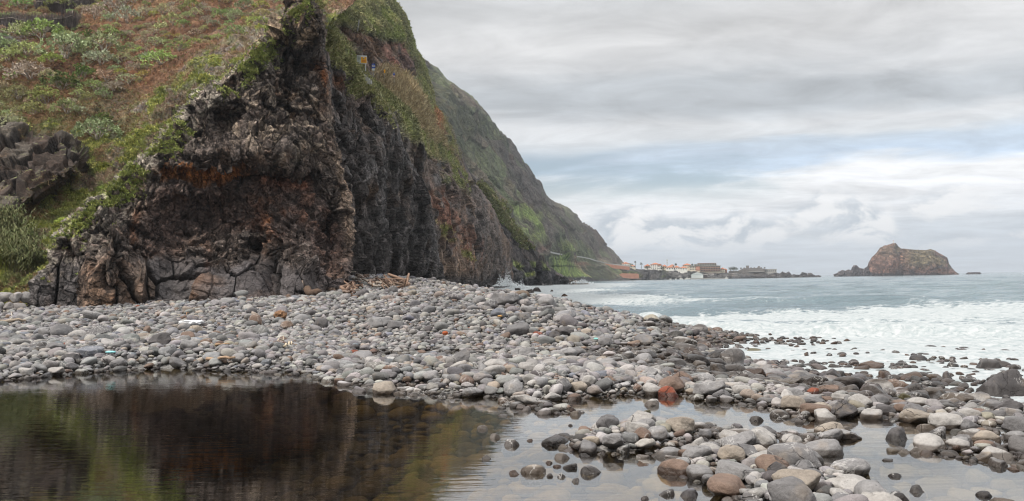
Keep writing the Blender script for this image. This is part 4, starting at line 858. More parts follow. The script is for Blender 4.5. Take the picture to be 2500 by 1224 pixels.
SPECIAL = {(1638,945): 'rust-red oval boulder at the head of the narrow channel', (1705,885): 'near-black rough boulder, largest on the shingle beside the channel',
  (1944,1177): 'largest tan boulder with a groove, at the tip of the middle gravel bar', (2448,922): 'huge dark wedge-shaped sea boulder washed by white foam', (2414,884): 'tilted grey slab leaning behind the huge wedge-shaped sea boulder',
  (2198,1048): 'near-black pointed boulder standing at the water edge of the outer bank', (2243,1022): 'big smooth tan boulder behind the near-black pointed one', (1690,1192): 'dark angular boulder with pale veins alone in the shallow pool',
  (1444,1138): 'tallest brown-grey stone of the small cluster in the pool', (1304,1142): 'wide flat tan stone of the small cluster in the pool', (1233,732): 'largest long grey boulder on the beach crest by the sea',
  (1245,1076): 'grey pointed stone standing alone in the pool reflection', (782,793): 'near-black angular boulder in the middle of the pale beach', (2198,952): 'dark brown mossy boulder on the sea side of the outer bank',
  (2465,1000): 'near-black round boulder at the seaward end of the outer bank', (1597,977): 'pale dome-shaped boulder at the mouth of the narrow channel', (1622,1023): 'slate blue-grey egg-shaped stone on the middle bar',
  (2209,974): 'stone with yellow-green algae cap below the mossy brown boulder', (1663,1043): 'broad tan hump-backed boulder on the middle gravel bar', (2430,1102): 'long pale boulder low on the water edge of the outer bank'}
SH = dict(pos=[], rad=[], rot=[], col=[], var=[], zone=[], hand=[])
def rotmat(yaw, tx, ty):
    cy, sy = math.cos(yaw), math.sin(yaw); cx, sx = math.cos(tx), math.sin(tx); c2, s2 = math.cos(ty), math.sin(ty)
    return np.array([[cy, -sy, 0], [sy, cy, 0], [0, 0, 1]]) @ np.array([[1, 0, 0], [0, cx, -sx], [0, sx, cx]]) @ np.array([[c2, 0, s2], [0, 1, 0], [-s2, 0, c2]])
def put_stone(x, y, z, rad, yaw, tx, ty, col, var, zone, hand=-1):
    SH['pos'].append((x, y, z)); SH['rad'].append(rad); SH['rot'].append(rotmat(yaw, tx, ty)); SH['col'].append(col); SH['var'].append(var); SH['zone'].append(zone); SH['hand'].append(hand)

OCC = {}
class Occ:
    def __init__(s, x0, x1, y0, y1, c): s.x0, s.y0, s.c = x0, y0, c; s.a = np.zeros((int((y1-y0)/c)+2, int((x1-x0)/c)+2), bool)
    def test(s, x, y, r):
        i = int((y-s.y0)/s.c); j = int((x-s.x0)/s.c); k = max(0, int(r/s.c))
        if i-k < 0 or j-k < 0 or i+k >= s.a.shape[0] or j+k >= s.a.shape[1]: return None
        return s.a[i-k:i+k+1, j-k:j+k+1]
    def free(s, x, y, r, frac):
        a = s.test(x, y, r); return a is not None and a.mean() <= frac
    def mark(s, x, y, r):
        a = s.test(x, y, r)
        if a is None: return
        k = (a.shape[0]-1)//2; g = np.arange(-k, k+1); a |= (g[:, None]**2 + g[None]**2) <= (k+0.4)**2
far_occ = Occ(-40, 40, 14, 82, 0.045); near_occ = Occ(-6, 14, 4, 19, 0.02)

def colour_for(r_, zone, wx, wy):
    u = r_.random()
    if zone == 'foam': b = [WETD, WETD, BRN, DK, GREY][int(u*5)]
    elif zone == 'bank': b = PALE if u < .32 else MID if u < .66 else TANC if u < .72 else GREY if u < .91 else DK if u < .95 else BRN if u < .996 else RED
    else: b = MID if u < .42 else PALE if u < .58 else GREY if u < .84 else DK if u < .885 else BLUE if u < .92 else TANC if u < .96 else BRN if u < .998 else RED
    return b

def place_notables():
    for i, (px, py, w, h, c, wl) in enumerate(NOTABLE):
        r_ = np.random.default_rng(5000 + i)
        if wl is None: x, y, z = hit(px, py + h*0.36)
        else: q = G(px, py + h*0.45, wl); x, y, z = q[0], q[1], wl
        t = float((np.array([x, y, z]) - CAM) @ _F); s = t/F_PX
        a = w*s/2*1.04
        if wl is None: rz = max(h*s*0.56, a*0.30); zc = z + rz*0.62
        else: ht = min((0.8 if wl < -.5 else 0.62)*h, (0.55 if wl < -.5 else 0.42 if w > 58 else 0.33)*w)*s; rz = max(ht*1.55, a*0.36); zc = z + ht - rz
        rad = (a, a*r_.uniform(0.7, 0.95), rz)
        var = int(r_.integers(0, NVAR))
        if wl is not None and w < 58 and i % 3: var = 3 + 4*int(r_.integers(0, 6))
        if c in (BLUE, DK) and w > 40: var = 3 + 4*int(r_.integers(0, 5))
        if (px, py) == (1944, 1177): var = 5
        if (px, py) in ((2448, 922), (2414, 884)): var = 7
        put_stone(x, y + a*0.3, zc, rad, r_.uniform(-0.35, 0.35), r_.normal()*0.10, r_.normal()*0.12 + (0.22 if (px, py) == (2448, 922) else -0.3 if (px, py) == (2414, 884) else 0), c, var, 'hand', i)
        key = (px, py) in SPECIAL
        for o in (far_occ, near_occ):
            o.mark(x, y + a*0.3, a*0.85)
            if key: o.mark(x, y - a*0.6, a*0.8)

def scatter(occ, n, r0, r1, y0, y1, xr, zone_fn, overlap, seed, inner=0.62):
    r_ = np.random.default_rng(seed); k = 0
    X = r_.uniform(*xr, n); Y = y0*(y1/y0)**r_.random(n) if y0 > 0 else r_.uniform(y0, y1, n)
    Z = ground(X, Y); PX, PY, _ = project(np.stack([X, Y, Z], -1)); R = r0*(r1/r0)**r_.random(n)
    for x, y, z, px, py, r in zip(X, Y, Z, PX, PY, R):
        if px < -160 or px > 2680: continue
        zn = zone_fn(x, y, z, px, py, r, r_)
        if zn is None or not occ.free(x, y, r*inner, overlap): continue
        occ.mark(x, y, r*0.9); k += 1
        var = int(r_.integers(0, NVAR)); el = r_.uniform(0.72, 1.0); fl = r_.uniform(0.50, 0.78)
        rz = r*fl; zc = (z + rz*0.30 if zn != 'foam' else max(z + rz*0.15, SEA_Z + rz*r_.uniform(-0.75, 0.1))) + (0.25*r*r_.random() if zn in ('beach', 'bank') else 0)
        put_stone(x, y, zc, (r*1.12, r*el, rz), r_.uniform(0, 6.28), r_.normal()*0.22, r_.normal()*0.22, colour_for(r_, zn, x, y), var, zn)
    return k

SEAX = [(2700, 1075), (2500, 1052), (2330, 1028), (2150, 1000), (2000, 975), (1800, 935), (1640, 890), (1500, 830)]
def zone_far(x, y, z, px, py, r, r_):
    if y > 47.5 and (x < -10.5 + 0.02*(y-47)*0 or z < 0.2): 
        if not (px > 828 and z > -0.4): return None
    if px < 75 and y > 42: return None
    if z > (-0.04 if px < 640 else -0.09):
        d = sstep(0.0, 0.6, fbm(np.array([[x*0.16, y*0.16, 3.0]]), 2, 401)[0]*0.8 + 0.35)
        fine = blob(px, py, 900, 850, 330, 60) + blob(px, py, 1300, 900, 330, 60) + 1.0*blob(px, py, 1700, 920, 300, 80)
        if r > 0.2 and y < 19.5 and px < 1400: return None
        if r > 0.17 and (r_.random() < 0.9*min(1.0, float(fine))): return None
        if r > 0.17 and r_.random() > 0.35 + 0.65*float(d): return None
        return 'beach'
    seaside = (px > 1330 and y > 17.5) or (px > 1500 and z < -0.25)
    if seaside and -1.12 < z:
        pr = 1.0 if z > -0.62 else np.interp(z, [-1.12, -1.0, -0.82, -0.62], [0.03, 0.22, 0.50, 1.0])
        return ('foam' if z < -0.58 else 'beach') if r_.random() < pr and (r > 0.085 or z > -0.66) and (z > -0.7 or fbm(np.array([[x*0.35, y*0.35, 8.0]]), 2, 405)[0] > -0.12) else None
    return None
def zone_near(x, y, z, px, py, r, r_):
    if y > 17.8: return None
    edge = np.interp(px, [p[0] for p in SEAX[::-1]], [p[1] for p in SEAX[::-1]])
    if px > 1480 and py < edge + 6:
        if z < -1.1: return None
        return ('foam' if z < -0.55 else 'bank') if (z > (-0.62 if px < 2220 else -0.48) or r_.random() < 0.22) and r > 0.06 else None
    lim = -0.035 - 0.02*r/0.1
    if z > lim: return 'bank'
    if z > -0.16 and r > 0.05 and px > 1380 and r_.random() < 0.05: return 'bank'
    return None
place_notables()
for n, r0, r1, ov, sd in ((260, .30, .42, .05, 1), (1500, .21, .30, .05, 2), (8000, .15, .21, .08, 3), (22000, .105, .15, .12, 4), (52000, .075, .105, .22, 5), (60000, .050, .075, .35, 6)):
    scatter(far_occ, n, r0, r1, 15.2, 80 if r1 > 0.08 else 40, (-36, 26), zone_far, ov, 600 + sd)
for n, r0, r1, ov, sd in ((260, .19, .25, .05, 1), (800, .14, .19, .06, 2), (2600, .10, .14, .08, 3), (7000, .07, .10, .12, 4), (16000, .045, .07, .2, 5), (34000, .026, .045, .3, 6)):
    scatter(near_occ, n, r0, r1, 5.6, 17.8, (-5.5, 13.5), zone_near, ov, 700 + sd)

def build_stones():
    pos = np.array(SH['pos']); rad = np.array(SH['rad']); rot = np.array(SH['rot']); var = np.array(SH['var']); col = np.array(SH['col']); zone = np.array(SH['zone']); hand = np.array(SH['hand'])
    PX, PY, T = project(pos); wpx = 2*rad[:, 0]/T*F_PX
    inview = (PX > 5) & (PX < W_PX - 5) & (PY > 5) & (PY < H_PX - 4)
    score = np.where(inview, wpx*rad[:, 2]/rad[:, 0]**0.5, 0); score = np.where(inview, wpx*(rad[:, 2]/T*F_PX), 0); score[hand >= 0] += 1e6*inview[hand >= 0]
    order = np.argsort(-score); single = np.zeros(len(pos), bool); single[order[:300]] = True; single &= inview
    print('stones', len(pos), 'single', single.sum(), 'smallest single px', wpx[single].min())
    # --- the countless rest: one mesh
    rest = np.where(~single)[0]; lev = np.where(wpx[rest] > 30, 3, np.where(wpx[rest] > 11, 2, 1)); r_ = np.random.default_rng(77)
    for name, zs in (('cobbles', None),):
        Vs, Fs, Cs, b = [], [], [], 0
        for L in (1, 2, 3):
            d, Fc = ico(L)
            for k in range(NVAR):
                idx = rest[(lev == L) & (var[rest] == k)]
                if len(idx) == 0: continue
                sh = stone_shape(d, k); 
                sh = sh/np.abs(sh).max(0)
                V = np.einsum('nij,nvj->nvi', rot[idx], sh[None]*rad[idx][:, None, :]) + pos[idx][:, None, :]
                tint = col[idx]*r_.uniform(0.72, 1.2, (len(idx), 1))*r_.uniform(0.96, 1.04, (len(idx), 3))
                Vs.append(V.reshape(-1, 3)); Cs.append(np.repeat(tint, len(d), 0)); n = len(idx)
                Fs.append((Fc[None] + (b + np.arange(n)*len(d))[:, None, None]).reshape(-1, 3)); b += n*len(d)
        V = np.concatenate(Vs); print('cobble verts', len(V))
        o = link(name, raw_mesh(name, V, np.concatenate(Fs), np.concatenate(Cs)), STONE); tag(o, 'dense field of small rounded grey cobbles covering the beach', 'cobbles', None, 'stuff')
    # --- stones one can tell apart
    d4, F4 = ico(5); d3, F3 = ico(4); VM = []
    for k in range(NVAR):
        pair = []
        for d, Fc in ((d4, F4), (d3, F3)):
            sh = stone_shape(d, k); sh = sh/np.abs(sh).max(0); pair.append(raw_mesh('stone', sh, Fc, np.ones_like(sh)))
            pair[-1].materials.append(STONE)
        VM.append(pair)
    objs = []
    for i in np.where(single)[0]:
        big = wpx[i] > 62
        o = bpy.data.objects.new('boulder' if wpx[i] > 62 or rad[i, 0] > 0.38 else 'cobble', VM[var[i]][0 if big else 1]); COL.objects.link(o)
        M = np.eye(4); M[:3, :3] = rot[i]*rad[i][None]; M[:3, 3] = pos[i]; o.matrix_world = Matrix(M.tolist())
        o.color = (*(col[i]*random.uniform(0.88, 1.12)).tolist(), 1); objs.append((o, i))
    label_stones(objs, pos, rad, var, col, zone, hand, PX, PY, wpx)

_on = ['first', 'second', 'third', 'fourth', 'fifth', 'sixth', 'seventh', 'eighth', 'ninth', 'tenth', 'eleventh', 'twelfth', 'thirteenth', 'fourteenth', 'fifteenth', 'sixteenth', 'seventeenth', 'eighteenth', 'nineteenth', 'twentieth']
ORD = _on + ['twenty-' + w for w in _on[:9]] + ['thirtieth'] + ['thirty-' + w for w in _on[:9]]
def label_stones(objs, pos, rad, var, col, zone, hand, PX, PY, wpx):
    info = []
    for o, i in objs:
        c = tuple(col[i]); cn = min(CLIST, key=lambda q: sum((a-b)**2 for a, b in zip(q, c))); h = int(hand[i])
        ar = rad[i, 2]/rad[i, 0]; shape = 'flat' if ar < 0.5 else 'oval' if ar < 0.68 else 'rounded'
        if var[i] % 2 == 1: shape = 'angular'
        x, y, z = pos[i]; px, py = PX[i], PY[i]
        edge = np.interp(px, [p[0] for p in SEAX[::-1]], [p[1] for p in SEAX[::-1]])
        if z < -0.45 and px > 1330: where, grp = 'washed by sea foam', 'dark stones in the sea foam'
        elif y > 17.5:
            if py < 760 and px > 1120: where, grp = 'on the beach crest by the sea', 'cobbles on the beach'
            elif px < 560: where, grp = 'on the beach below the left cliff foot', 'cobbles on the beach'
            elif px < 1000: where, grp = 'on the beach in front of the dark rock head', 'cobbles on the beach'
            elif px < 1400: where, grp = 'on the beach between pool and breakers', 'cobbles on the beach'
            else: where, grp = 'on the beach at the channel head', 'cobbles on the beach'
        elif px > 1850 and py < 1130 and not (px < 2080 and py > 1070): where, grp = 'on the outer bank beside the sea', 'stones on the outer bank'
        elif float(ground(x, y)) < -0.09: where, grp = ('standing in the dark still pool' if px < 1560 else 'standing in the shallow channel'), 'stones standing in the water'
        else: where, grp = 'on the middle gravel bar', 'stones on the middle bar'
        size = 'large' if wpx[i] > 58 else 'medium' if wpx[i] > 34 else 'small'
        key = f'{size} {CNAME[cn]} {shape}'; noun = 'boulder' if o.name.startswith('boulder') else 'cobble'
        info.append((o, i, f'{key} {noun}', where, grp, px, py, h))
    from collections import defaultdict
    by = defaultdict(list)
    for t in info: by[(t[2], t[3])].append(t)
    for (k, w), L in by.items():
        L.sort(key=lambda t: t[5]); n = len(L)
        for j, (o, i, kk, ww, grp, px, py, h) in enumerate(L):
            sp = SPECIAL.get(NOTABLE[h][:2]) if h >= 0 else None
            if sp: lab = sp
            elif n == 1: lab = f'{kk} {ww}, the only such'
            elif j == n-1: lab = f'rightmost {kk} {ww}'
            elif j == 0: lab = f'leftmost {kk} {ww}'
            elif j < 36: lab = f'{ORD[j]} {kk} from left {ww}'
            else: lab = f'{ORD[min(n-1-j, 35)]} {kk} from right {ww}'
            tag(o, lab.replace(', the only such', ''), 'boulder' if o.name.startswith('boulder') else 'stone', grp)
build_stones()

# --- stones lying on the pool floor, seen through the water
def pool_floor():
    r_ = np.random.default_rng(88); Vs, Fs, Cs, b = [], [], [], 0; occ = Occ(-14, 14, 4, 19, 0.03); d, Fc = ico(2); items = []
    for n, r0, r1 in ((1500, .16, .26), (5000, .10, .16), (14000, .06, .10)):
        X = r_.uniform(-12, 12, n); Y = r_.uniform(5, 18.2, n); Z = ground(X, Y); R = r_.uniform(r0, r1, n)
        for x, y, z, r in zip(X, Y, Z, R):
            if z > -0.10 or z + 0.5*r > -0.03 or (x > 5 and y > 13) or z < -1.0: continue
            if occ.free(x, y, r*0.6, 0.1): occ.mark(x, y, r*0.9); items.append((x, y, z, r))
    A = np.array(items); k = r_.integers(0, NVAR, len(A))
    for v in range(NVAR):
        I = np.where(k == v)[0]
        if len(I) == 0: continue
        sh = stone_shape(d, v); sh = sh/np.abs(sh).max(0); yaw = r_.uniform(0, 6.28, len(I)); c, s = np.cos(yaw), np.sin(yaw)
        q = sh[None]*(A[I, 3][:, None, None]*np.array([1.1, 0.9, 0.5])); V = np.stack([q[..., 0]*c[:, None] - q[..., 1]*s[:, None], q[..., 0]*s[:, None] + q[..., 1]*c[:, None], q[..., 2]], -1) + A[I][:, None, :3]
        Vs.append(V.reshape(-1, 3)); Fs.append((Fc[None] + (b + np.arange(len(I))*len(d))[:, None, None]).reshape(-1, 3)); b += len(I)*len(d)
        Cs.append(np.repeat(lerp(np.broadcast_to([0.30, 0.225, 0.095], (len(I), 3)), [0.36, 0.34, 0.30], sstep(0.5, 2.2, A[I][:, 0]))*r_.uniform(0.5, 1.5, (len(I), 1))*np.exp(1.7*np.minimum(A[I][:, 2:3] + 0.2, 0))*(0.03 + 0.97*sstep(-4.0, -0.2, A[I][:, 0:1])), len(d), 0))  # colour darkened with depth and leftward in place of light lost in water
    m, g = new_mat('algae_stone'); n = g.noise(g.geo(), 14, 5, 0.65); f = g.mr(n, 0.3, 0.7, 0.7, 1.3, 'LINEAR')
    g.out(g.bsdf(g.mix(1.0, g.attr('col'), g.comb(f, f, f), 'MULTIPLY'), 0.9, 0.1))
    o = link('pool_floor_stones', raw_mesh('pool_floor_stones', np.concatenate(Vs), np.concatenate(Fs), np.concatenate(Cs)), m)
    tag(o, 'brown algae-coated stones lying under the clear pool water', 'submerged stones', None, 'stuff')
pool_floor()
# ------------------------------------------------------------------ plants
def leaf_mat(name='leaf'):
    m, g = new_mat(name); oi = g.n.new('ShaderNodeObjectInfo'); n = g.noise(g.geo(), 1.7, 4, 0.6); f = g.mr(n, 0.3, 0.7, 0.75, 1.25, 'LINEAR')
    c = g.mix(1.0, g.mix(1.0, g.attr('col'), oi.outputs['Color'], 'MULTIPLY'), g.comb(f, f, f), 'MULTIPLY')
    g.out(g.bsdf(c, 0.7, 0.2)); return m
LEAF = leaf_mat()
def blades(name, base, nrm, cols, per, length, width, seed, mat, label, cat, lean=0.5, upw=0.6, droop=0.0, spread=0.25):
    """thousands of leaf blades in one mesh: base points (n,3), a tuft of `per` blades on each"""
    r_ = np.random.default_rng(seed); n = len(base); up = np.array([0, 0, 1.0])
    ax = nrm*(1-upw) + up*upw
    D = ax[:, None] + lean*r_.normal(size=(n, per, 3)); D /= np.linalg.norm(D, axis=-1, keepdims=True)
    L = np.asarray(length).reshape(-1, 1)*r_.uniform(0.45, 1.15, (n, per)); Wd = np.asarray(width).reshape(-1, 1)*r_.uniform(0.6, 1.3, (n, per))
    B = base[:, None] + spread*L.mean()*r_.normal(size=(n, per, 3))*np.array([1, 1, 0.25])
    side = np.cross(D, r_.normal(size=(n, per, 3))); side /= np.linalg.norm(side, axis=-1, keepdims=True) + 1e-9
    mid = B + D*(L*0.55)[..., None]; tip = B + D*L[..., None] - up*(droop*L)[..., None]
    V = np.stack([B, mid + side*Wd[..., None], tip, mid - side*Wd[..., None]], 2).reshape(-1, 3)
    C = cols[:, None]*r_.uniform(0.65, 1.4, (n, per, 1)); C = np.repeat(C.reshape(-1, 3), 4, 0)
    o = link(name, raw_mesh(name, V, np.arange(len(V)).reshape(-1, 4), C, False), mat)
    return tag(o, label, cat, None, 'stuff')
def pick(sheet_name, n, seed, wfun=None):
    S, N, X, Y, C, w = TUFTS[sheet_name]; r_ = np.random.default_rng(seed)
    w = w.copy() if wfun is None else wfun(X, Y, w, C)
    w = np.clip(w, 0, None).ravel(); vis = (X.ravel() > -60) & (Y.ravel() > -50) & (Y.ravel() < 770); w = w*vis
    i = r_.choice(len(w), n, p=w/w.sum()); return S.reshape(-1, 3)[i], N.reshape(-1, 3)[i], C.reshape(-1, 3)[i], X.ravel()[i], Y.ravel()[i]

def cover():
    r_ = np.random.default_rng(3)
    # low dry heath and herbs on the hillside
    b, n, c, x, y = pick('hillside', 60000, 1); jit = r_.random(len(b))
    dry = lerp(np.broadcast_to([0.17, 0.085, 0.045], c.shape), [0.26, 0.17, 0.10], jit); grn = lerp(np.broadcast_to([0.10, 0.115, 0.045], c.shape), [0.17, 0.20, 0.06], jit)
    isg = (c[:, 1] > c[:, 0]*0.92) | (r_.random(len(b)) < 0.24)
    cc = 1.5*np.where(isg[:, None], 0.45*c + 0.7*grn, 0.5*c + 0.55*dry)
    blades('heath_cover', b, n, cc, 8, 0.22*(0.6 + 0.8*r_.random(len(b))), 0.022, 2, LEAF, 'low rust-brown and green heath covering the steep hillside', 'ground cover', 0.8, 0.5)
    # grass and succulents on the crest of the rock head
    b, n, c, x, y = pick('rock_headland', 6000, 5); j = r_.random(len(b))
    cc = lerp(lerp(np.broadcast_to([0.18, 0.23, 0.055], c.shape), [0.34, 0.34, 0.11], j), [0.06, 0.08, 0.03], sstep(0.75, 1, r_.random(len(b))))
    blades('ridge_grass', b, n, cc, 8, 0.20, 0.03, 6, LEAF, 'bright green tufts growing along the crest of the rock head', 'grass', 0.8, 0.5)
    b, n, c, x, y = pick('hillside', 16000, 7, lambda X, Y, w, C: np.clip(w, 0, 1)*np.where(C[..., 1] > C[..., 0]*1.02, 1, 0))
    j = r_.random(len(b)); cc = lerp(np.broadcast_to([0.32, 0.36, 0.08], c.shape), [0.55, 0.50, 0.18], j)
    blades('gully_grass', b, n, cc, 8, 0.24, 0.035, 8, LEAF, 'fresh green grass growing in the gully beside the rock head', 'grass', 0.8, 0.5)
    b, n, c, x, y = pick('cove_cliff', 5000, 9); j = r_.random(len(b))
    blades('cliff_edge_grass', b, n, lerp(np.broadcast_to([0.20, 0.22, 0.07], c.shape), [0.38, 0.34, 0.17], j), 7, 0.35, 0.05, 10, LEAF, 'grass along the upper edge of the dark cove cliff', 'grass', 0.8, 0.5)
    b, n, c, x, y = pick('road_ridge', 30000, 11); j = r_.random(len(b))
    blades('ridge_scrub', b, n, lerp(c*1.6, [0.42, 0.40, 0.20], 0.5*j), 7, 0.5*(0.4 + r_.random(len(b))), 0.10, 12, LEAF, 'green scrub and grass covering the ridge above the road', 'scrub', 0.8, 0.5)
    b, n, c, x, y = pick('road_ridge', 9000, 13, lambda X, Y, w, C: pmask(X, Y, [(905, 178), (960, 172), (1000, 205), (1035, 270), (1075, 345), (1095, 380), (1040, 330), (985, 280), (935, 232)], 5))
    j = r_.random(len(b)); blades('dry_reeds', b, n, lerp(np.broadcast_to([0.30, 0.22, 0.12], c.shape), [0.48, 0.39, 0.23], j), 6, 1.1*(0.4 + r_.random(len(b))), 0.06, 14, LEAF, 'belt of dry straw-coloured reeds below the road signs', 'reeds', 0.55, 0.8)
    b, n, c, x, y = pick('rocky_point', 4500, 15); j = r_.random(len(b))
    blades('point_grass', b, n, lerp(np.broadcast_to([0.24, 0.20, 0.10], c.shape), [0.16, 0.20, 0.06], j), 6, 1.5, 0.18, 16, LEAF, 'ribbon of pale grass running down the rocky point', 'grass', 0.6, 0.6)
cover()
# --- shrubs: a forked pale skeleton under a domed crown of leaf rosettes
def shrub_meshes(seed, leafy, domed=0.62, ntip=95):
    r_ = np.random.default_rng(seed); mb = MB(); tips = []
    mb.cur = (1, 1, 1)
    for k in range(r_.integers(5, 8)):
        a = 2*math.pi*k/6 + r_.uniform(-.4, .4); el = r_.uniform(0.5, 1.35); L = r_.uniform(0.32, 0.5)
        p0 = np.array([0, 0, -0.05]); d = np.array([math.cos(a)*math.cos(el), math.sin(a)*math.cos(el), math.sin(el)]); p1 = p0 + d*L
        mb.tube([p0, (p0+p1)/2 + r_.normal(size=3)*0.02, p1], [0.03, 0.024, 0.018], 5)
        for j in range(3):
            d2 = d + 0.62*r_.normal(size=3); d2[2] = abs(d2[2])*0.8 + 0.1; d2 /= np.linalg.norm(d2); p2 = p1 + d2*r_.uniform(0.2, 0.38)
            mb.tube([p1, (p1+p2)/2, p2], [0.017, 0.013, 0.010], 4)
            for i in range(3):
                d3 = d2 + 0.7*r_.normal(size=3); d3[2] = abs(d3[2])*0.7 + 0.15; d3 /= np.linalg.norm(d3); p3 = p2 + d3*r_.uniform(0.14, 0.30)
                mb.tube([p2, p3], [0.010, 0.006], 3, False); tips.append(p3)
    while len(tips) < ntip + 60:
        u = r_.normal(size=3); u[2] = abs(u[2]); u /= np.linalg.norm(u); tips.append(u*np.array([0.95, 0.95, domed*1.25])*r_.uniform(0.80, 1.0)*(1 + 0.16*vnoise(u[None]*2.3 + seed)[0]) + np.array([0, 0, 0.10]))
    tips = np.array(tips); n = len(tips); per = leafy
    ax = tips/np.linalg.norm(tips, axis=1, keepdims=True); D = ax[:, None] + 0.75*r_.normal(size=(n, per, 3)); D /= np.linalg.norm(D, axis=-1, keepdims=True)
    L = r_.uniform(0.06, 0.14, (n, per)); side = np.cross(D, r_.normal(size=(n, per, 3))); side /= np.linalg.norm(side, axis=-1, keepdims=True)
    B = tips[:, None] + 0.02*r_.normal(size=(n, per, 3)); mid = B + D*(L*.55)[..., None]; tp = B + D*L[..., None]; w = (L*0.24)[..., None]
    V = np.stack([B, mid + side*w, tp, mid - side*w], 2).reshape(-1, 3); shade = r_.uniform(0.6, 1.35, (n, 1))*r_.uniform(0.8, 1.2, (n, per)); C = np.repeat(np.repeat(shade.reshape(-1, 1), 3, 1), 4, 0)
    return mb.mesh('branches', True), raw_mesh('crown', V, np.arange(len(V)).reshape(-1, 4), C, False)
BARK = simple_mat('pale_bark', (0.30, 0.26, 0.22), 0.85, 0.3, 9)
SHV = [shrub_meshes(40 + k, [9, 11, 5, 14, 8, 18][k], [0.62, 0.5, 0.62, 0.75, 0.45, 0.8][k]) for k in range(6)]
for b_, c_ in SHV: b_.materials.append(BARK); c_.materials.append(LEAF)
SHRUBS = []   # placed shrubs, labelled together below
def shrub(px, py, wpx, kind, col, colname):
    p = on_hill(px, py); t = float((p - CAM) @ _F); r = wpx*t/F_PX/2*1.3; v = {'bare': [2], 'domed': [0, 1, 4], 'dense': [3, 5]}[kind]; k = v[len(SHRUBS) % len(v)]
    e = empty('shrub', p.tolist(), random.uniform(0, 6.28)); e.scale = (r, r, r*random.uniform(0.85, 1.1))
    a = bpy.data.objects.new('branches', SHV[k][0]); c = bpy.data.objects.new('crown', SHV[k][1])
    for o in (a, c): COL.objects.link(o); o.parent = e
    c.color = (*[x*1.5*random.uniform(0.85, 1.15) for x in col], 1); SHRUBS.append((e, px, py, wpx, kind, colname))
GG, OG, DG, YG, PK = (0.30, 0.325, 0.17), (0.22, 0.25, 0.105), (0.10, 0.145, 0.045), (0.30, 0.32, 0.09), (0.33, 0.28, 0.20)
NAMED = [(165,155,110,'domed',GG,'grey-green'),(255,140,80,'domed',(0.28,.36,.16),'mint-green'),(60,95,80,'domed',GG,'grey-green'),(105,100,90,'domed',OG,'olive-green'),(250,170,70,'domed',PK,'pinkish-grey'),(400,170,74,'domed',(.27,.34,.15),'mint-green'),
 (425,70,56,'domed',GG,'grey-green'),(280,32,56,'bare',PK,'pinkish-grey'),(310,60,70,'bare',PK,'pinkish-grey'),(330,12,60,'domed',PK,'pinkish-grey'),(235,335,95,'domed',(.22,.31,.16),'mint-green'),(215,100,46,'dense',DG,'dark green'),(275,108,66,'domed',OG,'olive-green'),
 (25,160,70,'domed',GG,'grey-green'),(75,200,90,'domed',PK,'pinkish-grey'),(150,220,80,'dense',DG,'dark green'),(205,200,50,'dense',DG,'dark green'),(110,250,70,'dense',OG,'olive-green'),(40,240,70,'domed',OG,'olive-green'),(260,205,60,'bare',PK,'pinkish-grey'),
 (630,62,50,'domed',(.26,.33,.12),'mint-green'),(640,40,44,'domed',GG,'grey-green'),(580,95,40,'domed',(.26,.33,.12),'mint-green'),(545,50,46,'domed',OG,'olive-green'),(480,85,40,'bare',PK,'pinkish-grey'),(530,95,30,'domed',GG,'grey-green'),(385,120,44,'domed',GG,'grey-green'),(355,110,40,'bare',PK,'pinkish-grey'),
 (305,160,42,'domed',(.28,.36,.16),'mint-green'),(445,135,50,'domed',OG,'olive-green'),(320,210,50,'bare',GG,'grey-green'),(150,30,60,'domed',OG,'olive-green'),(60,20,60,'domed',OG,'olive-green'),(235,60,60,'bare',PK,'pinkish-grey'),(130,165,50,'domed',YG,'yellow-green'),(200,150,40,'domed',GG,'grey-green'),
 (160,280,60,'domed',OG,'olive-green'),(90,290,50,'dense',OG,'olive-green'),(30,300,50,'domed',GG,'grey-green'),(250,300,40,'dense',DG,'dark green'),(470,30,50,'domed',OG,'olive-green'),(400,40,44,'domed',PK,'pinkish-grey'),(540,15,44,'domed',YG,'yellow-green'),(600,20,50,'domed',OG,'olive-green'),
 (190,610,26,'dense',OG,'olive-green'),(150,560,30,'dense',YG,'yellow-green'),(250,470,30,'dense',YG,'yellow-green'),(60,590,50,'dense',OG,'olive-green')]
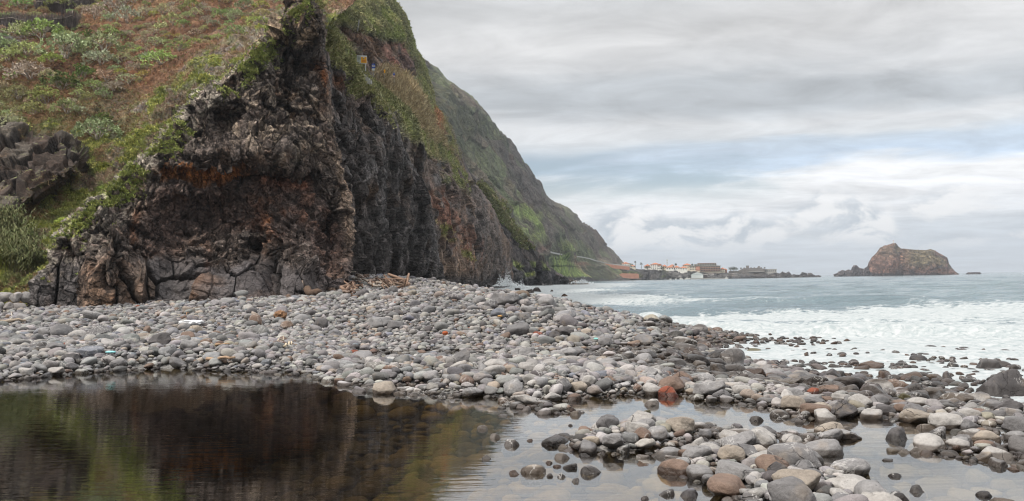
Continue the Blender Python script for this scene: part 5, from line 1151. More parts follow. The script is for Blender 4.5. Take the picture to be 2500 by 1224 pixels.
def shrubs():
    for a in NAMED: shrub(*a)
    r_ = random.Random(8); taken = [(a[0], a[1], a[2]) for a in NAMED]; n = 0
    while n < 215:
        px, py = r_.uniform(-20, 700), r_.uniform(-10, 330); lim = np.interp(px, [0, 200, 300, 420, 700], [290, 300, 250, 170, 20])
        if py > lim - 15: continue
        big = px < 300 and py > 80; w = r_.uniform(34, 78) if big else r_.uniform(18, 42)
        if any((px-x)**2 + (py-y)**2 < (0.31*(w+ww))**2 for x, y, ww in taken): continue
        taken.append((px, py, w)); n += 1
        kind, col, cn = r_.choice([('domed', GG, 'grey-green'), ('domed', OG, 'olive-green'), ('bare', PK, 'pinkish-grey'), ('domed', PK, 'pinkish-grey'), ('dense', OG, 'olive-green') if big else ('domed', YG, 'yellow-green'), ('domed', GG, 'grey-green')])
        shrub(px, py, w, kind, col, cn)
    from collections import defaultdict
    by = defaultdict(list)
    for s in SHRUBS:
        e, px, py, w, kind, cn = s
        where = 'among the brushwood fences' if px < 230 and py < 85 else 'in the thicket above the left outcrop' if px < 300 and py > 200 and py < 330 else 'on the lower left slope' if py >= 330 else 'on the left of the slope' if px < 300 else 'on the open rust-brown slope' if px < 480 else 'near the crest of the rock head'
        where = ('high ' if py < 70 else 'halfway ' if py < 150 else 'low ') + where; size = 'large' if w > 60 else 'medium' if w > 36 else 'small'
        by[(f"{size} {cn} {dict(bare='bare-branched', domed='domed', dense='dense leafy')[kind]} shrub", where)].append((e, px))
    for (k, wh), L in by.items():
        L.sort(key=lambda t: t[1]); n = len(L)
        for j, (e, px) in enumerate(L): tag(e, f'{k} {wh}' if n == 1 else f'leftmost {k} {wh}' if j == 0 else f'rightmost {k} {wh}' if j == n-1 else f'{ORD[j]} {k} from the left {wh}', 'shrub', 'shrubs on the hillside')
shrubs()

# --- giant reeds at the left foot of the slope
def reeds():
    r_ = np.random.default_rng(21); k = 0; spots = [(12, 640, 150), (45, 650, 120), (-15, 600, 150), (30, 590, 110), (62, 655, 80)]
    names = ['tall clump of giant reed standing over the old shore wall', 'giant reed clump against the green gully, right of the tallest one', 'giant reed clump cut by the left edge of the view', 'giant reed clump higher up the grassy slope', 'small giant reed clump beside the rock columns']
    for (px, py, hp), lab in zip(spots, names):
        p = on_hill(px, py); t = float((p-CAM) @ _F); H = hp*t/F_PX; n = 46
        e = empty('giant_reed', p.tolist()); mb = MB(); mb.cur = (0.16, 0.15, 0.07); bl = []
        for _ in range(n):
            q = np.array([r_.normal()*H*0.16, r_.normal()*H*0.16, -0.1]); d = np.array([r_.normal()*0.22, r_.normal()*0.22, 1.0]); h = H*r_.uniform(0.55, 1.05)
            pts = [q, q + d*h*0.5, q + d*h*0.85 + np.array([d[0], d[1], 0])*h*0.4]; mb.tube(pts, [0.018, 0.014, 0.006], 4)
            for _ in range(13):
                f = r_.uniform(0.2, 1.0); a = q + (pts[1]-q)*f/0.5 if f < .5 else pts[1] + (pts[2]-pts[1])*(f-.5)/.5
                bl.append((a, r_.uniform(0, 6.28), r_.uniform(0.35, 0.7)))
        st = mb.build('stems', LEAF, e, True); V = []
        for a, w, L in bl:
            o = np.array([math.cos(w), math.sin(w), 0]); s = np.array([-math.sin(w), math.cos(w), 0])*0.028
            m_ = a + o*L*.5 + np.array([0, 0, L*.32]); tp = a + o*L + np.array([0, 0, -L*.05]); V += [a, m_ + s, tp, m_ - s]
        C = np.repeat(lerp(np.broadcast_to([0.10, 0.125, 0.045], (len(bl), 3)), [0.22, 0.22, 0.10], r_.random(len(bl))**1.5), 4, 0)
        link('leaves', raw_mesh('leaves', np.array(V), np.arange(len(V)).reshape(-1, 4), C, False), LEAF, e)
        tag(e, lab, 'reed', 'giant reeds at the foot of the slope')
reeds()

# --- old brushwood windbreaks at the top left
def windbreaks():
    r_ = np.random.default_rng(31)
    rows = [([(-20, 44), (40, 46), (100, 56), (150, 52), (192, 50)], 36, 'grey brushwood windbreak fence with a bleached rail, lower of two'), ([(85, 11), (140, 16), (190, 15), (232, 10)], 26, 'grey brushwood windbreak fence with a bleached rail, upper of two')]
    for line, hp, lab in rows:
        xs = np.linspace(line[0][0], line[-1][0], 40); ys = np.interp(xs, [a for a, _ in line], [b for _, b in line])
        feet = np.array([on_hill(x, y + hp*0.65) for x, y in zip(xs, ys)]); t = float((feet[20]-CAM) @ _F); H = hp*t/F_PX*1.25
        feet = np.stack([np.convolve(np.pad(feet[:, k], 4, mode='edge'), np.ones(9)/9, 'valid') for k in range(3)], -1)
        e = empty('windbreak_fence', feet[20].tolist()); loc = feet - feet[20]
        V, C = [], []
        for _ in range(2600):
            f = r_.uniform(0, 39); i = min(int(f), 38); b = loc[i] + (loc[i+1]-loc[i])*(f-i) + r_.normal(size=3)*np.array([0.05, 0.14, 0.08])
            d = np.array([r_.normal()*0.22 + 0.12, r_.normal()*0.18, 1.0]); h = H*r_.uniform(0.5, 1.15); s = np.array([0.012, 0.006, 0])*r_.uniform(0.6, 1.5)
            m_ = b + d*h*0.5; tp = b + d*h + np.array([r_.normal()*.12, r_.normal()*.12, 0]); V += [b, m_ + s, tp, m_ - s]; C += [np.array([0.15, 0.128, 0.125])*r_.uniform(0.4, 1.3)]*4
        link('brushwood', raw_mesh('brushwood', np.array(V), np.arange(len(V)).reshape(-1, 4), np.array(C), False), LEAF, e)
        mb = MB(); mb.tube(loc[::3] + np.array([0, -0.28, H*0.62]) + r_.normal(size=(14, 3))*0.05, 0.035, 5); mb.build('rail', BARK, e, True)
        for k in (3, 20, 37):
            mb = MB(); mb.tube([loc[k] + np.array([0, -0.2, -0.3]), loc[k] + np.array([0.05, -0.2, H*0.95])], [0.05, 0.035], 5); mb.build('post', BARK, e, True)
        tag(e, lab, 'fence', 'brushwood windbreaks on the slope')
    V, C = [], []; p = on_hill(8, 118); 
    for _ in range(1600):
        b = r_.normal(size=3)*np.array([1.1, 0.5, 0.7]); d = np.array([r_.normal()*.5 + .4, r_.normal()*.4, r_.uniform(-.6, .6)]); L = r_.uniform(0.4, 1.0); s = np.array([0.008, 0.006, 0.012]); m_ = b + d*L*.5; V += [b, m_+s, b + d*L + np.array([0, 0, -.2*L]), m_-s]; C += [np.array([0.14, 0.122, 0.125])*r_.uniform(0.4, 1.4)]*4
    o = link('brushwood_heap', raw_mesh('brushwood_heap', np.array(V), np.arange(len(V)).reshape(-1, 4), np.array(C), False), LEAF); o.location = p.tolist()
    tag(o, 'shaggy grey heap of dead brushwood below the lower windbreak', 'brushwood')
windbreaks()
# ------------------------------------------------------------------ the village, its shore and the islet
def ridge_mesh(name, prof, t0, front, flat, back, amp, colf, mat, base=None, nu=260, nsec=46, seed=1, freq=0.06, peaks=None):
    """landform with a skyline (px, py) standing in the sea at distance t0"""
    px = np.linspace(prof[0][0], prof[-1][0], nu); top = np.interp(px, [p[0] for p in prof], [p[1] for p in prof])
    zt = P(px, top, np.full(nu, t0 + front))[:, 2]; zb = SEA_Z - 1.5
    s = np.linspace(0, 1, nsec); S = np.zeros((nsec, nu, 3))
    for k, a in enumerate(s):
        if a < 0.45: f = a/0.45; dep = t0 + front*(1 - math.cos(f*math.pi/2)); hz = math.sin(f*math.pi/2)
        elif a < 0.75: f = (a-.45)/.3; dep = t0 + front + flat*f; hz = 1.0
        else: f = (a-.75)/.25; dep = t0 + front + flat + back*math.sin(f*math.pi/2); hz = math.cos(f*math.pi/2)
        q = P(px, hor(px), np.full(nu, dep)); q[:, 2] = zb + (zt - zb)*hz; S[k] = q
    end = np.minimum(sstep(0, 0.03, np.linspace(0, 1, nu)), sstep(1, 0.97, np.linspace(0, 1, nu)))[None]
    N = grid_normals(S, 2); w1 = np.stack([fbm(S*freq*0.4, 3, seed+k) for k in range(3)], -1)
    b1, r1, e1 = blocks(S*freq + 0.6*w1, seed+5, 1, .5, .5, .15); b2, r2, e2 = blocks(S*freq*2.7 + w1, seed+6, 1, .5, .5, .15)
    lowf = np.clip((S[..., 2] - SEA_Z)/(np.maximum(zt, 1)[None] + 1), 0.0, 1)
    flatk = np.where((s > .40) & (s < .78), 0.35, 1.0)[:, None]
    S2 = S + N*(amp*(0.7*b1 + 0.4*b2 + 0.7*fbm(S*freq*0.5, 3, seed+8))*flatk)[..., None]
    X, Y, _ = project(S2); c = colf(S2, N, X, Y, r1, r2, e1)
    return link(name, raw_mesh(name, S2, grid_faces(nsec, nu), c), mat)
VT = 975.0
def village_ground():
    def colf(S, N, X, Y, r1, r2, e1):
        c = lerp(np.broadcast_to([0.055, 0.052, 0.052], S.shape), [0.095, 0.088, 0.082], sstep(.4, .8, r1)); g = fbm(S*0.06, 4, 301)
        c = lerp(c, [0.085, 0.105, 0.035], sstep(-0.05, 0.25, g)*sstep(1700, 1660, X)*sstep(680, 674, Y)); c = lerp(c, [0.13, 0.125, 0.12], sstep(1690, 1710, X)*0.6)
        return lerp(c, [0.04, 0.04, 0.042], sstep(0.12, 0, e1)*0.5)
    o = ridge_mesh('village_headland', [(1470, 655), (1500, 651), (1540, 654), (1560, 657), (1600, 659), (1680, 661), (1720, 664), (1770, 665), (1830, 669), (1866, 671), (1880, 674)], 962, 14, 200, 60, 2.2, colf, rock_mat('village_rock', 0.12, 0.7, 2.0), seed=310)
    tag(o, kind='structure')
    def colr(S, N, X, Y, r1, r2, e1): return lerp(np.broadcast_to([0.045, 0.043, 0.046], S.shape), [0.09, 0.083, 0.08], sstep(.4, .85, r2))
    o = ridge_mesh('lava_reef', [(1858, 674), (1868, 668), (1880, 671), (1893, 666), (1902, 669), (1912, 665), (1918, 668), (1926, 665), (1932, 672), (1950, 673), (1960, 668), (1965, 667), (1970, 672), (1976, 669), (1984, 671), (1990, 674), (1998, 673), (2004, 676)], 958, 10, 20, 10, 2.6, colr, rock_mat('lava', 0.2, 0.7, 1.5), seed=330, freq=0.16)
    tag(o, 'low jagged black lava reef running out from the village fort', 'reef')
    o = ridge_mesh('breakwater', [(1726, 680), (1765, 679), (1775, 676), (1800, 675), (1830, 673), (1862, 673), (1872, 678)], 950, 5, 6, 5, 1.4, colr, rock_mat('breakwater_rock', 0.3, 0.7, 1.0), seed=340, freq=0.3)
    tag(o, 'breakwater of dark boulders in front of the village fort', 'breakwater')
village_ground()
def islet():
    def colf(S, N, X, Y, r1, r2, e1):
        g = fbm(S*0.05, 4, 351); st = fbm(S*np.array([0.02, 0.02, 0.22]), 3, 352)
        c = lerp(np.broadcast_to([0.135, 0.075, 0.056], S.shape), [0.08, 0.048, 0.044], sstep(-.1, .3, st)); c = lerp(c, [0.20, 0.145, 0.10], blob(X, Y, 2165, 615, 22, 16)*0.8)
        c = lerp(c, [0.105, 0.120, 0.052], np.clip(sstep(-0.1, 0.25, g + 0.5*N[..., 2])*sstep(2185, 2240, X)*sstep(664, 640, Y) + 0.7*pmask(X, Y, [(2188, 592), (2200, 606), (2190, 625), (2180, 600)], 4), 0, 1)*0.45)
        return lerp(c, [0.05, 0.042, 0.045], sstep(666, 672, Y)*0.8)
    prof = [(2116, 672), (2120, 650), (2124, 638), (2132, 627), (2140, 619), (2150, 604), (2166, 598), (2180, 593.5), (2189, 592.5), (2196, 602), (2202, 606), (2222, 608), (2238, 611), (2262, 610.5), (2274, 608), (2286, 612), (2292, 618), (2304, 624), (2313, 629), (2316, 644), (2324, 655), (2334, 665), (2340, 669)]
    o = ridge_mesh('islet', prof, 1090, 38, 30, 40, 2.6, colf, rock_mat('islet_rock', 0.12, 0.8, 2.5), seed=360, nu=420, nsec=90, freq=0.05)
    tag(o, 'tall brown rocky islet with a green back standing alone in the sea', 'islet')
    def colr(S, N, X, Y, r1, r2, e1): return lerp(np.broadcast_to([0.055, 0.05, 0.055], S.shape), [0.095, 0.08, 0.08], sstep(.4, .85, r2))
    m = rock_mat('reef_rock', 0.2, 0.7, 1.5)
    o = ridge_mesh('sea_rock', [(2036, 673), (2044, 668), (2056, 660), (2064, 663), (2072, 659), (2078, 661), (2084, 651), (2091, 648.5), (2098, 655), (2108, 657), (2114, 656), (2118, 650), (2121, 656), (2126, 672)], 1075, 14, 14, 12, 2.4, colr, m, seed=380, freq=0.13)
    tag(o, 'jagged dark rock spur at the left foot of the islet', 'sea rock')
    o = ridge_mesh('sea_rock', [(2358, 668), (2364, 665.3), (2380, 665.0), (2392, 665.2), (2395, 668)], 1100, 5, 8, 5, 0.8, colr, m, seed=390, freq=0.2, nu=80, nsec=20)
    tag(o, 'low flat black rock awash off the right end of the islet', 'sea rock')
    p = P(2181, 593.5, 1140); t = empty('beacon', p.tolist()); mb = MB(); mb.box(-.5, .5, -.5, .5, -3, 2.6); mb.build('pillar', simple_mat('white_paint', (.75, .74, .72)), t); mb = MB(); mb.hip(-.7, .7, -.7, .7, 2.603, 3.3); mb.build('cap', simple_mat('beacon_cap', (.5, .3, .25)), t)
    tag(t, 'tiny pale beacon on the summit of the islet', 'beacon')
islet()

WHITE = simple_mat('lime_wall', (0.80, 0.77, 0.71), 0.9, 0.12, 0.8); CREAM = simple_mat('cream_wall', (0.70, 0.62, 0.50), 0.9, 0.12, 0.8); TILE = simple_mat('roof_tile', (0.42, 0.17, 0.095), 0.9, 0.3, 1.5)
GLASS = simple_mat('dark_glass', (0.05, 0.055, 0.065), 0.25, 0.2, 1.0, 0.5); TERRA = simple_mat('terracotta_wall', (0.46, 0.22, 0.15), 0.9, 0.15, 0.5); STONEW = simple_mat('stone_masonry', (0.17, 0.155, 0.145), 0.9, 0.35, 0.6)
CONC = simple_mat('concrete', (0.40, 0.385, 0.36), 0.9, 0.15, 0.6); DARKW = simple_mat('dark_timber', (0.08, 0.06, 0.05), 0.9, 0.3, 1); PALEG = simple_mat('sheet_metal', (0.52, 0.56, 0.55), 0.6, 0.1, 0.4)
def frame(px, py, t):
    """an Empty at the foot of a building that faces the beach; returns it and metres per photo pixel"""
    p = P(px, py, t); e = empty('house', p.tolist(), -math.atan2(p[0], p[1])); return e, t/F_PX
def house(x0, x1, yt, yb, label, wall=WHITE, roof='hip', rh=0.42, t=VT, storeys=1, nwin=3, depth=None, name='house', cat='house', roofm=TILE, chim=False):
    e, k = frame((x0+x1)/2, yb, t); e.name = name; w = (x1-x0)*k/2; H = (yb-yt)*k; hw = H*(1-rh); d = depth or w*1.1
    mb = MB(); mb.box(-w, w, 0, 2*d, -3, hw); mb.build('wall', wall, e); mb = MB()
    if roof == 'hip': mb.hip(-w-.4, w+.4, -.4, 2*d+.4, hw+.003, H)
    elif roof == 'gable': mb.prism([(-w-.3, hw+.003), (w+.3, hw+.003), (0, H)], -.3, 2*d+.3)
    else: mb.box(-w-.3, w+.3, -.3, 2*d+.3, hw+.003, H)
    ro = mb.build('roof', roofm, e)
    if chim: mb = MB(); mb.box(-w*.5, -w*.5+.9, d*.8, d*.8+.9, hw+.1, H+1.4); mb.build('chimney', wall, ro)
    for s in range(storeys):
        for j in range(nwin):
            cx = -w + 2*w*(j+.5)/nwin; z = hw*(s+.35)/storeys; wh = hw/storeys*.42; ww = min(w/nwin*.42, 0.8)
            mb = MB(); mb.box(cx-ww, cx+ww, -.06, .03, z, z+wh); mb.build('window', GLASS, e)
    return tag(e, label, cat, 'village houses on the headland')
house(1519, 1536.5, 640, 649.5, 'white house with a chimney, leftmost of the village under the mountain end', chim=True, storeys=2)
house(1538, 1552, 647, 654, 'low red-roofed house between the terracotta wall and the palms', CREAM, nwin=2)
house(1572, 1590, 645, 658, 'left wing of the white villa with a sloping red roof', t=VT+6, nwin=3)
house(1588, 1612, 641.5, 659, 'largest white villa with three rows of openings and a red roof', storeys=3, nwin=5, rh=.25)
house(1606, 1617.5, 644, 659, 'gabled white end block of the largest villa', roof='gable', rh=.3, t=VT-3, storeys=2, nwin=2)
house(1616.5, 1628, 646, 657, 'orange-roofed house right of the largest villa', CREAM, t=VT+8, nwin=2)
house(1626, 1644.5, 648.5, 660, 'white house below the radio mast', t=VT-4, nwin=3)
house(1635, 1647, 645.5, 654, 'small dark-red-roofed house behind the house below the mast', CREAM, t=VT+22, nwin=2)
house(1645, 1660, 648.5, 660, 'orange-tiled house in the middle of the village row', t=VT-2, nwin=3)
house(1660, 1678, 650, 661, 'white house with two roof levels beside the hotel', t=VT-6, storeys=2, nwin=3)
house(1667, 1687.5, 643, 656, 'tall cream house with a pyramid roof left of the hotel', CREAM, t=VT+16, storeys=2, nwin=4, rh=.35)
house(1758, 1770, 653, 664, 'cream house at the right end of the hotel', CREAM, t=VT, storeys=2, nwin=2)
house(1768, 1775, 656, 664, 'small orange house between the hotel and the round trees', TERRA, t=VT+4, nwin=1)
house(1780, 1806, 661.5, 667, 'long low flat-roofed building under the round trees', STONEW, 'flat', .25, nwin=4, roofm=CONC)
house(1867, 1895.5, 657, 673, 'pale flat-roofed concrete building at the root of the lava reef', CONC, 'flat', .12, t=VT-6, storeys=2, nwin=6, roofm=CONC)
house(1688, 1716.5, 665, 679.5, 'pale metal boat shed with a low gable on the quay', PALEG, 'gable', .35, t=955, nwin=0, name='boat_shed', cat='shed', roofm=PALEG)
house(1715, 1727, 669.5, 679.5, 'dark flat-roofed store joined to the pale boat shed', DARKW, 'flat', .15, t=956, nwin=2, name='store', cat='shed', roofm=CONC)
def hotel():
    e, k = frame(1720.5, 664, VT); e.name = 'hotel'
    def bx(nm, x0, x1, y0, y1, d0, d1, m, par=e): mb = MB(); mb.box((x0-1720.5)*k, (x1-1720.5)*k, d0, d1, (664-y1)*k, (664-y0)*k); return mb.build(nm, m, par)
    bx('main_block', 1709, 1758, 650, 668, 0, 16, CREAM); bx('left_block', 1683, 1708.9, 649, 666, -2, 14, CREAM); bx('red_panel', 1699, 1709.5, 650.5, 660.5, -2.3, -1.997, TERRA)
    bx('upper_floor', 1695, 1749, 645.4, 648.9, 2, 14, CREAM); bx('top_floor', 1704, 1748, 643.2, 645, 4, 13, CREAM)
    for nm, x0, x1, y, d in (('roof', 1703, 1749, 642.6, 3), ('eave', 1694, 1750, 644.9, 1), ('eave', 1708, 1759, 649.2, -1), ('eave', 1682, 1709, 648.3, -3)): bx(nm, x0, x1, y, y+.55, d, 17, TILE if nm == 'roof' else CONC)
    for x in range(1705, 1748, 4): bx('window', x, x+2.8, 643.5, 644.7, 3.9, 4.05, GLASS)
    for x in range(1697, 1748, 4): bx('window', x, x+2.8, 646.2, 648.4, 1.9, 2.05, GLASS)
    for r in range(3):
        y = 651.2 + r*4.1
        for x in range(1711, 1757, 4): bx('window', x, x+2.7, y, y+2.3, -.12, .05, GLASS)
        bx('balcony', 1709.5, 1757.5, y+2.5, y+3.1, -1.2, -.003, TERRA)
    for r in range(2):
        for x in range(1685, 1698, 4): bx('window', x, x+2.6, 651+r*4.6, 653.6+r*4.6, -2.1, -1.95, GLASS)
    tag(e, 'long four-storey terracotta and cream hotel with stepped flat roofs', 'hotel')
hotel()
def fort():
    e, k = frame(1836, 672, VT-4); e.name = 'fort'
    def bx(nm, x0, x1, y0, y1, d0, d1, m=STONEW, par=e): mb = MB(); mb.box((x0-1836)*k, (x1-1836)*k, d0, d1, (672-y1)*k, (672-y0)*k); return mb.build(nm, m, par)
    mb = MB(); mb.prism([((a-1836)*k, (672-b)*k) for a, b in ((1804, 676), (1868, 676), (1866, 657), (1852, 655), (1818, 654.5), (1804, 660))], 0, 18); mb.build('rampart', STONEW, e)
    bx('keep', 1822, 1829.5, 648.5, 656, 4, 9); bx('turret', 1850.5, 1855, 650.5, 657, 4, 8); bx('gate', 1840, 1852, 666, 670, -.1, .1, DARKW); bx('terrace', 1828, 1866, 663.5, 664.5, -1.2, -.003, CONC)
    for x in range(1808, 1866, 8): bx('merlon', x, x+4, 653.2, 656.5, 1, 2)
    tag(e, 'dark stone fort with a square keep and a small turret', 'fort')
fort()
def wallstrip(name, top, base, t, label, mat=TERRA, th=1.2):
    e = MB(); a = [P(x, y, t) for x, y in top]; b = [P(x, y, t) for x, y in base]; n = len(a)
    off = np.array([0, th, 0]); vs = a + b + [p+off for p in a] + [p+off for p in b]
    fs = []
    for i in range(n-1): fs += [(i, n+i, n+i+1, i+1), (2*n+i+1, 3*n+i+1, 3*n+i, 2*n+i), (i+1, 2*n+i+1, 2*n+i, i)]
    fs += [(0, 2*n, 3*n, n), (n-1, 2*n-1, 4*n-1, 3*n-1)]
    e.add(vs, fs); o = e.build(name, mat); return tag(o, label, 'wall')
wallstrip('retaining_wall', [(1476, 643.5), (1500, 647), (1537, 651.5)], [(1480, 650), (1500, 656), (1537, 659.5)], 948, 'upper terracotta retaining wall carrying the coast road to the village')
wallstrip('retaining_wall', [(1506, 673), (1519, 667.5), (1558, 668.5), (1560, 670)], [(1512, 677), (1524, 679), (1545, 681), (1560, 680)], 940, 'lower terracotta retaining wall just above the sea')
wallstrip('quay_wall', [(1680, 679), (1730, 679.3), (1772, 679.5)], [(1680, 684), (1730, 684), (1772, 684)], 948, 'low grey quay wall in front of the boat shed', CONC, 6)
def road():
    L = [(1344, 616), (1356, 619), (1372, 622), (1384, 622.5), (1400, 626), (1420, 628), (1440, 632), (1455, 637), (1476, 642), (1500, 646), (1540, 650.5)]
    pts = [];
    for x, y in L: p = on_mtn(x, y) if x < 1470 else P(x, y, 946); pts.append(p)
    mb = MB(); pts = np.array(pts); ts = np.array([float((p-CAM) @ _F) for p in pts]); ts = np.minimum(np.convolve(np.pad(ts, 1, mode='edge'), np.ones(3)/3, 'valid'), ts) - 3.0
    Q = np.array([P(x, y, t) for (x, y), t in zip(L, ts)]); n = len(Q); up = np.array([0, 0, 0.6]); dn = np.array([0, 0, -0.5]); bk = np.array([0, 1.0, 0])
    vs = [q+up for q in Q] + [q+dn for q in Q] + [q+up+bk for q in Q] + [q+dn+bk for q in Q]; fs = []
    for i in range(n-1): fs += [(i, n+i, n+i+1, i+1), (2*n+i+1, 3*n+i+1, 3*n+i, 2*n+i), (i+1, 2*n+i+1, 2*n+i, i)]
    mb.add(vs, fs); o = mb.build('road_parapet', CONC); tag(o, 'thin pale parapet of the coast road crossing the mountain foot', 'parapet')
road()
def palm(px, yt, yb, t, crown, label, droop):
    p = P(px, yb, t); k = t/F_PX; H = (yb-yt)*k; e = empty('palm_tree', p.tolist()); mb = MB(); mb.tube([(0, 0, -1), (0.1, 0, H*.5), (0, 0, H*.86)], [.32, .26, .24], 6); mb.build('trunk', BARK, e, True)
    V = []; r_ = np.random.default_rng(int(px)); R = crown*k
    for j in range(34):
        a = r_.uniform(0, 6.28); el = r_.uniform(-.7, 1.3); o = np.array([math.cos(a)*math.cos(el), math.sin(a)*math.cos(el), math.sin(el)]); s = np.array([-math.sin(a), math.cos(a), 0])*R*.17; b = np.array([0, 0, H*.86]); m_ = b + o*R*.6; V += [b, m_+s, b + o*R + np.array([0, 0, -R*droop]), m_-s]
    link('fronds', raw_mesh('fronds', np.array(V), np.arange(len(V)).reshape(-1, 4), np.full((len(V), 3), 0.05)*np.array([.9, 1.1, .6]), False), LEAF, e); tag(e, label, 'palm tree')
palm(1551, 638, 653, 968, 3.6, 'tall thin palm between the two leftmost village houses', .15); palm(1565.5, 642, 655, 968, 4.6, 'shorter bushy palm left of the white villa', .35)
def round_tree(px, py, w, h, t, label, cat='tree', dark=0.05, grp=None):
    p = P(px, py + h/2, t); k = t/F_PX; e = empty('tree', p.tolist()); mb = MB(); mb.tube([(0, 0, -1.5), (0, 0, h*k*.6)], [.3, .2], 5); mb.build('trunk', BARK, e, True)
    r_ = np.random.default_rng(int(px*7+py)); n = 420; u = r_.normal(size=(n, 3)); u /= np.linalg.norm(u, axis=1, keepdims=True); c = u*np.array([w, w*.8, h])*k/2*(r_.random((n, 1))**.33)*(1 + .3*vnoise(u*2 + px)[:, None]) + np.array([0, 0, h*k*.55])
    d = r_.normal(size=(n, 2, 3)); d /= np.linalg.norm(d, axis=-1, keepdims=True); s = 0.45*max(w*k/8, .6); V = np.stack([c, c + d[:, 0]*s, c + (d[:, 0]+d[:, 1])*s, c + d[:, 1]*s], 1).reshape(-1, 3)
    C = np.repeat(np.array([.75, 1., .45])*dark*r_.uniform(.5, 1.6, (n, 1)), 4, 0); link('crown', raw_mesh('crown', V, np.arange(len(V)).reshape(-1, 4), C, False), LEAF, e); tag(e, label, cat, grp)
for a in ((1784, 656.5, 12, 8, VT, 'left of the three round trees beside the fort'), (1791, 656, 12, 9, VT+4, 'middle of the three round trees beside the fort'), (1797, 657, 11, 8, VT, 'right of the three round trees beside the fort')): round_tree(*a, grp='round trees by the fort')
round_tree(1581, 653, 14, 9, VT-8, 'dark green tree in front of the left wing of the villa'); round_tree(1617, 655, 14, 9, VT-8, 'dark green tree in front of the villa gable end'); round_tree(1690, 647, 5, 5, VT+10, 'small dark tree by the pyramid-roofed house'); round_tree(1650, 646, 5, 5, VT+20, 'small dark tree behind the middle houses')
e, k = frame(1629, 652, VT+30); e.name = 'radio_mast'; mb = MB(); H = 18.5*k; mb.tube([(0, 0, -2), (0, 0, H)], [.32, .22], 6); mb.build('mast_pole', CONC, e); mb = MB(); mb.box(-.9, .9, -.2, .2, H-2.2, H-.3); mb.box(-.9, .9, -.2, .2, H-4.6, H-3.4); mb.build('antenna_panel', PALEG, e); tag(e, 'tall thin radio mast rising behind the village roofs', 'mast')
def boat(px, py, w, t, label, cabin=True, mast=0.0):
    p = P(px, py, t); p[2] = SEA_Z; k = t/F_PX; L = w*k/2; e = empty('boat', p.tolist(), -math.atan2(p[0], p[1])); e.name = 'boat'
    mb = MB(); st = [(-L, .45), (-L*.5, .62), (0, .66), (L*.6, .5), (L, .04)]; vs = []; B = L*.36
    for x, b in st: vs += [(x, -b*B*1.5, .95 + .25*abs(x/L)**2), (x, -b*B, -.2), (x, b*B, -.2), (x, b*B*1.5, .95 + .25*abs(x/L)**2)]
    fs = [(4*i+j, 4*i+4+j, 4*i+5+j, 4*i+1+j) for i in range(4) for j in range(3)] + [(4*i+3, 4*i+7, 4*i+4, 4*i) for i in range(4)] + [(0, 1, 2, 3), (19, 18, 17, 16)]; mb.add(vs, fs); mb.build('hull', WHITE, e)
    if cabin: mb = MB(); mb.box(-L*.45, L*.2, -B*.55, B*.55, .96, 2.1); cb = mb.build('cabin', WHITE, e); mb = MB(); mb.box(-L*.40, L*.12, -B*.58, -B*.553, 1.45, 1.9); mb.build('window', GLASS, cb)
    if mast: mb = MB(); mb.tube([(0, 0, .9), (0, 0, mast)], .09, 5); mb.build('mast', CONC, e)
    tag(e, label, 'boat', 'boats moored off the quay')
boat(1678, 682, 12, 925, 'largest white moored boat with a mast, by the boat shed', True, 7.5); boat(1663, 682.5, 8, 930, 'white boat left of the largest moored boat'); boat(1637, 683, 4.5, 930, 'tiny white boat farthest left off the dark cliff', False); boat(1774, 680, 8, 940, 'white cabin boat at the breakwater end', True, 4); boat(1650, 683, 4, 925, 'tiny white dinghy between the two left boats', False)
# boulders standing in the surf off the beach crest
SURF = rock_mat('surf_rock', 1.6, 0.7, 0.2)
for i, (px, py, w, h, lab) in enumerate([(1313, 708, 25, 10, 'dark sharp rock in the surf, second from the beach crest'), (1378, 723, 20, 9, 'brown rock standing alone in the bay water'), (1265, 702, 18, 12, 'dark pointed rock beside the splash'), (1346, 730, 13, 8, 'rounded grey rock close to the beach crest water'), (1347, 710, 8, 4, 'smallest rock in the surf'), (1290, 712, 34, 9, 'long flat rock in the surf behind the beach crest'), (1325, 719, 14, 4, 'low flat rock awash near the beach crest')]):
    q = G(px, py + h*.5, SEA_Z); t = float((q-CAM) @ _F); s = t/F_PX; d, Fc = ico(4); V = stone_shape(d, 3 + 4*(i % 6)); V = V/np.abs(V).max(0)*np.array([w*s/2, w*s*.4, h*s*1.15]); V = V*(1 + .10*fbm(V*1.2, 3, 500+i))[:, None]
    o = link('sea_rock', raw_mesh('sea_rock', V, Fc, np.broadcast_to([.075, .062, .056] if i != 1 else [.13, .09, .07], V.shape)), SURF); o.location = (q[0], q[1], SEA_Z); tag(o, lab, 'sea rock', 'rocks in the surf')
def splash():
    r_ = np.random.default_rng(61); m, g = new_mat('spray'); g.out(g.bsdf((.80, .83, .84), .9, .1)); V, Fs = [], []; b = 0; d, Fc = ico(1)
    for px, py, t, n, wx, hy in ((1236, 699, 205, 1300, 26, 20), (1268, 703, 205, 500, 26, 8), (1420, 692, 380, 420, 26, 7)):
        k = t/F_PX
        for _ in range(n):
            u = r_.normal()*.45; hh = abs(r_.normal())*.5*math.exp(-1.5*u*u)*(1 + .5*math.sin(u*7)); c = P(px + u*wx, py, t) + np.array([0, r_.normal()*2.0, hh*hy*k*1.6]); s = k*r_.uniform(.3, 1.5)*(1 - .5*min(1, hh)); V.append(d*s*r_.uniform(.6, 1.3, 3) + c); Fs.append(Fc + b); b += len(d)
    o = link('surf_spray', raw_mesh('surf_spray', np.concatenate(V), np.concatenate(Fs)), m); tag(o, 'white spray thrown up where waves hit the rocks', 'spray', None, 'stuff')
splash()
